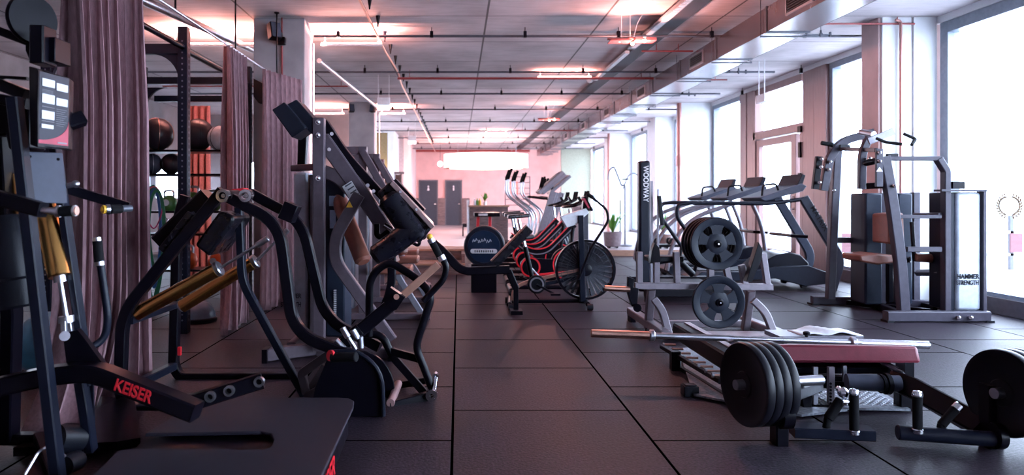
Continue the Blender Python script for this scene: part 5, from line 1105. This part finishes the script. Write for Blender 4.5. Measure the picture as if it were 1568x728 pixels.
MB().bar(PL([(1280, 228, Yf), (1342, 230, Yn)]), .04, .035, n=EZ).build('top_beam', LG, mt)
MB().box(P(1366, 238, Yn), (.1, .04, .03)).box(P(1293, 224, Yf-.2), (.1, .04, .03)).build('bump_stop', RUBBER, mt)
MB().bar(PL([(1436, 243, Yn), (1448, 262, Yn), (1448, 485, Yn)]), .08, .06, fl=.02).build('tower_post', LG, mt)
MB().bar(PL([(1503, 292, Yn), (1503, 482, Yn)]), .10, .035).build('tower_post', LG, mt)
MB().bar(PL([(1436, 292, Yn), (1505, 292, Yn)]), .12, .02).build('tower_cap', LG, mt)
ws = MB().bb(xx(1461, Yn), xx(1499, Yn), Yn-.03, Yn+.3, .1, P(0, 293, Yn).z-.01).build('weight_shroud', WHITEP, mt, bev=.03)
MB().text('HAMMER', .063, P(1465.5, 427, Yn-.034), EX, EZ, .001, .0016, xs=.84).text('STRENGTH', .063, P(1465, 436.5, Yn-.034), EX, EZ, .001, .0016, xs=.68).build('lettering', BLACK, ws)
MB().bb(xx(1451, Yn), xx(1461, Yn), Yn-.01, Yn+.28, .1, P(0, 295, Yn).z).build('shroud_side', BLUEBLK, mt, bev=.01)
MB().box(P(1463, 284, Yn), (.12, .1, .07)).build('cable_box', BLACK, mt, bev=.004)
for (px0, px1, Y0) in ((1325, 1352, 7.55), (1375, 1398, 7.6)):
    MB().bb(xx(px0, Y0), xx(px1, Y0), Y0, Y0+.3, .06, P(0, 296, Y0).z).build('stack_shroud', SHROUD, mt, bev=.02)
MB().bb(xx(1400, 7.7), xx(1409, 7.7), 7.7, 7.78, .06, P(0, 295, 7.7).z).bb(xx(1352, 7.6), xx(1358, 7.6), 7.62, 7.8, .06, P(0, 296, 7.6).z).build('rear_post', LG, mt)
m_ = MB()
for k in range(13): m_.box(P(1364, 412+k*3.2, 7.5), (.02, .03, .011))
m_.build('weight_stack_pins', SILVERP, mt)
MB().bar(PL([(1278, 368, Yf), (1330, 368, 7.8)]), .05, .06).bar(PL([(1400, 329, 7.3), (1440, 329, Yn)]), .04, .035).bar(PL([(1388, 382, Yn), (1440, 382, Yn)]), .05, .05).bar(PL([(1405, 418, 7.5), (1440, 418, 7.1)]), .05, .06).bar(PL([(1372, 332, Yn), (1440, 332, Yn)]), .04, .035).build('cross_beam', LG, mt)
slab(MB(), [(1316, 391), (1345, 389), (1376, 392), (1376, 402), (1345, 406), (1318, 401)], 7.1, .34).build('seat', BROWN, mt, bev=.018, label='brown seat pad')
slab(MB(), [(1361, 328), (1384, 326), (1386, 372), (1376, 374), (1361, 374)], 7.2, .3).build('back_pad', BROWN, mt, bev=.02, label='brown back pad')
MB().cyl(P(1399, 394, 7.2), P(1428, 396, 7.2), .045, 20, ch=.015).build('thigh_roller', BROWN, mt, label='brown thigh roller')
MB().bar(PL([(1372, 400, 7.3), (1394, 398, 7.2)]), .05, .05).bar(PL([(1362, 404, 7.3), (1362, 462, 7.35)]), .06, .05).bar(PL([(1396, 340, 7.2), (1400, 400, 7.2)]), .03, .03).build('seat_post', BLACK, mt)
MB().bar(PL([(1432, 345, 7.2), (1430, 480, 7.2)]), .05, .05).build('inner_post', BLACK, mt)
# ================================================================ plate rack
Yp = 6.15
def plate(c, ax, r, th, m, parent=None, five=True, name='weight_plate'):
    ax = V(ax).normalized(); a = ax.cross(EZ).normalized(); b = ax.cross(a); t = thing(name, '', 'weight plate', c) if parent is None else parent
    h = th/2
    # body with five openings: rim ring, hub and spokes
    if five:
        MB().lathe(c-ax*h, ax, [(r*.71, 0), (r*.97, 0), (r, h*.4), (r, h*1.6), (r*.97, th), (r*.74, th*.95), (r*.71, th*.8), (r*.71, 0)], 56, cap=False).build('rim', m, t)
        hub = MB().lathe(c-ax*h*.85, ax, [(.028, 0), (r*.38, 0), (r*.42, th*.2), (r*.42, th*.65), (r*.30, th*.95), (.028, th*.95), (.028, 0)], 40, cap=False).build('hub', m, t)
        sp = MB()
        for k in range(5):
            an = PI/2+PI/5+k*2*PI/5
            pts = []
            for (rr2, wa) in ((.22, .62), (.46, .46), (.60, .42), (.70, .46), (.80, .60)):
                pts.append((rr2*r, wa*rr2/ (rr2) , wa))
            L_, R_ = [], []
            for (q, _, wa) in pts:
                for lst, s_ in ((L_, -1), (R_, 1)):
                    aa = an+s_*wa*(1.0 if q < .3*r else .85); lst.append(c+(a*math.cos(aa)+b*math.sin(aa))*q)
            sp.prism([p-ax*h*.7 for p in L_+R_[::-1]], ax*th*.7)
        sp.build('spokes', m, t)
    else:
        MB().lathe(c-ax*h, ax, [(.026, 0), (r*.30, 0), (r*.32, h*.25), (r*.86, h*.25), (r*.9, 0), (r*.985, 0), (r, h*.3), (r, th-h*.3), (r*.985, th), (r*.9, th), (r*.86, th-h*.25), (r*.32, th-h*.25), (r*.3, th), (.026, th), (.026, 0)], 64, cap=False).build('disc', m, t)
    return t
rk = thing('seated_press_rack', 'silver grey plate loaded rack with two big plates on its front', 'plate rack', (2.1, 6.2, 0))
SG = mat('rosy silver steel', (.20, .17, .195), .33, metal=.2)
def rbar(pts, w_=.05, h_=.055, **k): return MB().bar(PL(pts, None), w_, h_, **k)
rbar([(972, 438, 6.1), (1182, 440, 6.1)], .06, .055).build('main_beam', SG, rk)
for (a, b) in (((979, 442), (979, 386)), ((1005, 436), (1005, 402)), ((1037, 436), (1035, 386)), ((1141, 436), (1135, 406)), ((1176, 444), (1168, 388)), ((1088, 436), (1088, 410)), ((1118, 436), (1110, 405))):
    rbar([(a[0], a[1], 6.12), (b[0], b[1], 6.12)], .05, .05).build('upright_tube', SG, rk)
for (a, b, c_) in (((997, 442), (997, 500), 6.3), ((1150, 444), (1148, 500), 6.3)):
    MB().bar([P(a[0], a[1], 6.15), V((P(b[0], 0, 6.3).x, 6.4, .02))], .06, .065).build('leg', SG, rk)
MB().bar(PL([(1001, 458, 6.1), (1014, 475, 6.08), (1026, 520, 6.05)]), .06, .06, fl=.1).build('curved_brace', SG, rk)
MB().bar(PL([(1153, 460, 6.1), (1172, 478, 6.08), (1188, 520, 6.05)]), .06, .06, fl=.1).build('curved_brace', SG, rk)
MB().bar([V((xx(966, 6.9), 6.9, .10)), V((xx(1015, 6.0), 5.9, .06))], .07, .08, n=EZ).bar([V((xx(1140, 6.7), 6.7, .05)), V((xx(1195, 6.0), 6.0, .05))], .07, .08, n=EZ).bar([V((xx(1022, 6.5), 6.5, .05)), V((xx(1152, 6.5), 6.5, .05))], .06, .06).build('base_beam', SG, rk)
MB().bar([V((xx(1025, 6.0), 6.0, .04)), V((xx(1190, 6.0), 6.0, .04))], .22, .03).build('base_plate', mat('dusty rose board', (.22, .17, .19), .5), rk)
MB().bb(xx(963, 6.9), xx(971, 6.9), 6.84, 6.96, 0, .1).build('foot', BLACK, rk)
for (x0, yt, x1, yb) in ((1164, 372, 1150, 432),):
    MB().prism(PL([(1162, 371), (1168, 382), (1167, 396), (1152, 432), (1143, 432)], 6.0), (0, .08, 0)).build('bar_catch', BLACK, rk, bev=.004)
MB().prism(PL([(1003, 372), (1010, 380), (1012, 402), (996, 404), (998, 386)], 6.1), (0, .08, 0)).build('bar_catch', BLACK, rk, bev=.004)
MB().prism(PL([(962, 424), (972, 428), (970, 440), (978, 442), (976, 468), (968, 470), (962, 450)], 6.05), (0, .06, 0)).cyl(P(976, 472, 6.0), P(976, 472, 6.1), .035, 16).build('bar_catch', BLACK, rk, bev=.004)
MB().cyl(P(926, 441.5, 6.05), P(964, 443.5, 6.05), .024, 20).build('sleeve', COPPER, rk)
MB().tube(PL([(1000, 402, 6.2), (1035, 395, 6.2), (1060, 420, 6.3)]), .03, fl=.1).build('seat_roller', RUBBER, rk)
MB().box(P(1016, 396, 6.25), (.3, .2, .05)).build('seat_pad', RUBBER, rk, bev=.012)
for (cx_, cy_, r_, lab, n_) in ((1097, 373.5, 40.5/FPX*Yp, 'upper peg holding a stack of plates', 4), (1100, 463, 40/FPX*Yp, 'lower peg', 1)):
    c0 = P(cx_, cy_, Yp-.16)
    pg = MB().cyl(c0+V((0, -.05, 0)), c0+V((0, .30, 0)), .024, 20, ch=.004).lathe(c0+V((0, -.05, 0)), EY, [(.02, 0), (.03, .004), (.033, .02), (.024, .035)], 20).build('plate_peg', BLACK, rk)
    MB().box(c0+V((0, -.054, 0)), (.012, .004, .012)).build('peg_tip', CHROME, pg)
PR = 40.5/FPX*5.98
def named_plate(c, lab, m, r=PR, th=.034, ax=(0, -1, 0), five=True, grp=None):
    t = plate(V(c), ax, r, th, m, five=five); t['label'] = lab
    if grp: t['group'] = grp
    return t
AXP = V((.0, -1, 0))
ords = ['front', 'second', 'third', 'rearmost']
for k in range(4):
    c = P(1097, 373.5, 5.98)+V((-.012*k, .04*k, -.0)); named_plate(c, ords[k]+' slotted plate of the stack on the upper peg of the silver rack', NAVYR if k == 0 else RUBBER, grp='plates on the upper peg')
    if k: MB().ring(c+V((0, -.012, 0)), EY, PR*.99, PR*1.003, .01, 48).build('rim_band', COPPER, bpy.data.objects[[o.name for o in COL.objects if o.name.startswith('weight_plate')][-1]]) if False else None
named_plate(P(1100, 463, 5.98), 'single five-slot plate on the lower peg of the silver rack', NAVYR)
# ================================================================ hip thrust machine + bench (right foreground)
hp = thing('hip_thrust_machine', 'low black hip thrust machine with a maroon bench pad and plate posts', 'strength machine', (1.9, 3.8, 0))
def HP(px, py, Y): return P(px, py, Y)
# maroon pad
yb0, yb1 = 4.12, 4.42
pd = MB().add([P(1192, 556, 4.1), P(1410, 556, 3.98), P(1404, 531, 4.0), P(1180, 528, 4.12), P(1186, 556, 4.42), P(1398, 556, 4.30), P(1392, 529, 4.34), P(1182, 527, 4.46)], [(0, 1, 2, 3), (7, 6, 5, 4), (3, 2, 6, 7), (0, 4, 5, 1), (0, 3, 7, 4), (1, 5, 6, 2)]).build('bench_pad', MAROON, hp, bev=.014, label='maroon upholstered bench pad')
MB().bar(PL([(1200, 562, 4.22), (1365, 562, 4.14)]), .2, .035).build('pad_board', BLACK, hp)
MB().bar(PL([(1248, 586, 4.1), (1392, 590, 4.0)]), .06, .03).bar(PL([(1222, 582, 4.12), (1300, 586, 4.08)]), .07, .07).build('cross_beam', BLACK, hp)
MB().cyl(P(1296, 585, 3.95), P(1378, 588, 3.9), .044, 28).build('cross_tube', PLATEG, hp)
MB().ring(P(1357, 588, 3.91), EX, .042, .058, .022, 28).ring(P(1349, 588, 3.91), EX, .042, .052, .012, 28).build('clamp_ring', BLACK, hp)
for (px, py0, py1, Y, m_, w_) in ((1226, 565, 600, 4.15, BLACK, .03), (1248, 562, 640, 4.05, STEEL, .028), (1272, 562, 640, 4.05, SG, .035), (1293, 560, 640, 4.05, STEEL, .022)):
    MB().bar([P(px, py0, Y), V((P(px, 0, Y).x, Y, max(.0, P(px, py1, Y).z)))], w_*.7, w_).build('adjust_post', m_, hp)
m_ = MB()
for k in range(9): m_.cyl(P(1272, 588+k*5, 4.03), P(1272, 588+k*5, 4.04), .007, 8)
m_.build('post_holes', BLACK, hp)
MB().prism(PL([(1226, 590), (1245, 592), (1242, 640), (1232, 640)], 3.98), (0, .08, 0)).build('support_plate', BLACK, hp, bev=.004)
# diamond plate foot deck
DIA = mat('diamond plate', (.30, .32, .36), .38, metal=.6, noise=.45, nscale=55)
MB().prism([V((xx(1035, 5.6), 5.55, .012)), V((xx(1062, 5.6), 5.6, .012)), V((2.15, 3.95, .012)), V((1.85, 3.85, .012)), V((1.40, 4.25, .012))], (0, 0, .012)).prism([V((1.85, 4.0, .012)), V((2.0, 4.35, .012)), V((2.55, 4.3, .012)), V((2.5, 3.95, .012))], (0, 0, .012)).build('diamond_plate', DIA, hp)
m_ = MB(); rnd = random.Random(2)
for i in range(26):
    for j in range(12):
        x_ = 1.86+i*.025; y_ = 4.03+j*.025; a = PI/4 if (i+j) % 2 else -PI/4
        m_.box((x_, y_, .0255), (.016, .005, .003), rot=Matrix.Rotation(a, 3, 'Z'))
m_.build('tread_pattern', STEEL, hp)
# long rail with light top and pins
R0 = P(1042, 514, 5.55); R0.z = .16; R1 = V((1.72, 4.05, .16))
MB().bar([R0, R1], .12, .12, n=EZ).build('main_rail', BLACK, hp)
dR = (R1-R0).normalized(); sR = V((dR.y, -dR.x, 0))
MB().bar([R0+V((0, 0, .064))+sR*(-.05), R1+V((0, 0, .064))+sR*(-.05)], .045, .008, n=sR).build('rail_strip', mat('pale rail strip', (.45, .42, .45), .4), hp)
for k in range(8):
    f_ = k/7; pc = P(1017+f_*76, 528+f_*47, 5.3-f_*1.05)
    pn = MB().cyl(pc, pc+V((.085, 0, -.002)), .008, 12).build('band_peg', COPPER, hp)
    MB().cyl(pc+V((-.012, 0, 0)), pc+V((.0, 0, 0)), .014, 12).build('peg_base', STEEL, pn)
a0 = P(1013, 531, 5.3); a1 = P(1104, 585, 4.2)
MB().bar([a0, a1], .03, .03, n=EZ).build('peg_rail', BLACK, hp)
MB().bar([P(1034, 538, 4.95), V((P(1034, 0, 4.95).x, 4.95, 0))], .07, .065).build('foot', BLACK, hp)
MB().bar([V((P(1037, 560, 5.0).x, 5.0, .015)), V((P(1112, 610, 4.25).x, 4.1, .015))], .03, .03, n=EZ).build('floor_rail', BLACK, hp)
# left and right plate stations
def station(x0, Y, label_side, px_post, bottom_py):
    pass
HAX = V((.975, .20, 0)).normalized()
cL = P(1143, 589, 3.5); cR = P(1538, 602, 3.36)
MB().cyl(cL-HAX*.06, cL+HAX*.42, .025, 20).build('plate_peg', STEEL, hp)
MB().cyl(cR-HAX*.06, cR+HAX*.42, .025, 20).build('plate_peg', STEEL, hp)
p_ = P(1199, 628, 3.42)
MB().bar([V((p_.x, 3.46, .34)), V((p_.x, 3.46, 0))], .08, .062).cyl(p_+V((-.02, 0, -.02)), p_+V((.03, 0, -.02)), .07, 24).build('plate_post', BLACK, hp)
MB().bar([P(1214, 603, 3.5), P(1250, 590, 3.9)], .06, .07, n=EZ).build('side_arm', BLACK, hp)
tb0 = P(1212, 672, 3.5); tb0.z = .055; tb1 = P(1334, 677, 3.45); tb1.z = .055
MB().bar([tb0, tb1], .05, .11, n=EZ).build('floor_tube', BLUEBLK, hp)
def vgrip(px, pt, pb, Y, r=.0215):
    a = P(px, pb, Y); b = P(px-.5, pt, Y)
    g = MB().cyl(a+V((0, 0, .02)), b, r, 20, ch=.004).build('handle_grip', GRIP, hp)
    MB().cyl(a, a+V((0, 0, .022)), r*1.15, 20, ch=.003).lathe(b, b-a, [(r*1.1, 0), (r*1.12, .01), (r*.9, .022), (r*.3, .026)], 20).build('grip_cap', CHROME, g)
vgrip(1308, 604, 666, 3.42); vgrip(1405, 607, 664, 3.40)
MB().cyl(P(1263, 668, 3.46), P(1268, 640, 3.46), .018, 16).cyl(P(1268, 642, 3.46), P(1288, 612, 3.46), .024, 18, ch=.004).build('angled_grip', GRIP, hp)
MB().ball(P(1291, 602, 3.46), .026, 18).cyl(P(1294, 620, 3.44), P(1294, 615, 3.44), .02, 16).ball(P(1284, 596, 3.48), .014, 12).build('ball_knob', CHROME, hp)
tc0 = P(1374, 680, 3.45); tc0.z = .06; tc1 = P(1528, 690, 3.36); tc1.z = .055
MB().cyl(tc0, tc1, .036, 24, ch=.004).build('floor_tube', BLUEBLK, hp)
MB().cyl(P(1438, 676, 3.42), P(1441, 650, 3.42), .017, 16).cyl(P(1441, 652, 3.42), P(1464, 626, 3.42), .021, 18, ch=.004).build('angled_grip', GRIP, hp)
MB().cyl(P(1462, 628, 3.42), P(1470, 620, 3.42), .023, 16, ch=.005).build('grip_cap', CHROME, hp)
q_ = P(1523, 670, 3.40); MB().bar([V((q_.x, 3.42, .3)), V((q_.x, 3.42, 0))], .08, .075).cyl(P(1520, 668, 3.36), P(1532, 668, 3.36), .06, 20).build('plate_post', BLACK, hp)
MB().bar(PL([(1366, 582, 3.98), (1400, 596, 3.85), (1505, 655, 3.45)]), .07, .11).build('swing_beam', BLACK, hp)
MB().bar([P(1385, 590, 4.02), V((P(1385, 0, 4.02).x, 4.02, 0))], .07, .09).build('rear_foot', BLACK, hp)
MB().cyl(P(1377, 574, 3.95), P(1377, 568, 3.95), .02, 14).cyl(P(1377, 578, 3.95), P(1377, 572, 3.95), .012, 12).build('lock_knob', GRIP, hp)
MB().bar(PL([(1352, 558, 4.1), (1382, 572, 3.95)]), .04, .016).build('light_strut', SILVERP, hp)
MB().cyl(P(1209, 608, 3.6), P(1216, 608, 3.6), .03, 18).build('red_collar', mat('crimson collar', (.45, .01, .05), .4), hp)
BUMP = mat('bumper rubber', (.005, .005, .009), .38, noise=.1)
for k in range(4):
    c = cL+HAX*(.044*k); named_plate(c, ['outermost', 'second', 'third', 'innermost'][k]+' bumper plate of the left-hand stack on the hip thrust machine', BUMP, r=.203, th=.040, ax=-HAX, five=False, grp='bumper plates of the left stack')
for k in range(4):
    c = cR+HAX*(.05*k); named_plate(c, ['outermost', 'second', 'third', 'innermost'][k]+' bumper plate of the right-hand stack at the picture edge', BUMP, r=.203, th=.045, ax=-HAX, five=False, grp='bumper plates of the right stack')
# barbell
bb = thing('barbell', 'long chrome barbell lying across behind the maroon bench pad', 'barbell', P(1150, 516, 4.7))
B0, B1 = P(905, 511, 4.66), P(1422, 529, 4.60); bd = (B1-B0).normalized(); Lb = (B1-B0).length
f0, f1 = (1000-905)/517., (1308-905)/517.
MB().cyl(B0+bd*Lb*f0, B0+bd*Lb*f1, .0155, 24).build('shaft', STEEL, bb)
MB().cyl(B0, B0+bd*Lb*f0, .026, 28, ch=.003).build('sleeve', COPPER, bb, label='copper tinted end sleeve')
MB().cyl(B0+bd*Lb*f1, B1, .026, 28, ch=.003).build('sleeve', CHROME, bb)
for f in (f0, f1): MB().cyl(B0+bd*(Lb*f-.02), B0+bd*(Lb*f+.012), .038, 28, ch=.005).build('collar', STEEL, bb)
MB().cyl(B0+bd*Lb*(f0+.005), B0+bd*Lb*.42, .020, 24).cyl(B0+bd*Lb*.57, B0+bd*Lb*(f1-.01), .018, 24).build('knurled_sleeve', STEEL, bb)
# bar rests carrying the barbell
rs = thing('bar_rest', 'low grey rest carrying the barbell behind the bench pad', 'rack', (2.1, 4.8, 0))
for px in (1135, 1384):
    q = P(px, 516, 4.66); zb = (B0+bd*(q.x-B0.x)).z-.02
    MB().bb(q.x-.03, q.x+.03, 4.60, 4.70, 0, zb).build('post', BLACK, rs)
MB().bb(P(1180, 0, 4.9).x, P(1305, 0, 4.9).x, 4.76, 5.0, .24, .27).bb(P(1190, 0, 4.9).x, P(1195, 0, 4.9).x, 4.8, 4.95, 0, .24).bb(P(1296, 0, 4.9).x, P(1302, 0, 4.9).x, 4.8, 4.95, 0, .24).build('shelf', SILVERP, rs)
tw_ = MB(); c = P(1262, 518, 4.86)
vs = []; fs = []; n_ = 14
for i in range(n_):
    for j in range(6):
        u = i/(n_-1); v = j/5
        vs.append((c.x-.2+.42*u, 4.78+.2*v, .272+.035*math.sin(u*PI)*(.6+.4*math.sin(u*11+v*4))))
for i in range(n_-1):
    for j in range(5): fs.append((i*6+j, i*6+j+1, (i+1)*6+j+1, (i+1)*6+j))
tw = MB().add(vs, fs).build('towel', WHITE, origin=(c.x, 4.88, .27), fixn=False); s_ = tw.modifiers.new('thickness', 'SOLIDIFY'); s_.thickness = .008; s_.offset = 1
tag(tw, 'crumpled white towel behind the barbell', 'towel')
c = P(1235, 514, 4.74); tag(MB().cyl(V((c.x, c.y, .27)), c+V((0, 0, .0)), .01, 12).lathe(c, EZ, [(.012, 0), (.022, .004), (.022, .022), (.012, .028)], 16).build('pin_knob', BLACK, origin=c), 'small black pull knob just behind the barbell', 'knob')
# small black box on the floor
c = V((xx(1057, 4.3), 4.3, 0)); tag(MB().bb(c.x-.045, c.x+.045, 4.27, 4.35, 0, .062).bb(c.x-.035, c.x+.035, 4.28, 4.34, .062, .07).build('rubber_stop', RUBBER, origin=c, bev=.006), 'small black rubber block on the floor near the peg strip', 'block')
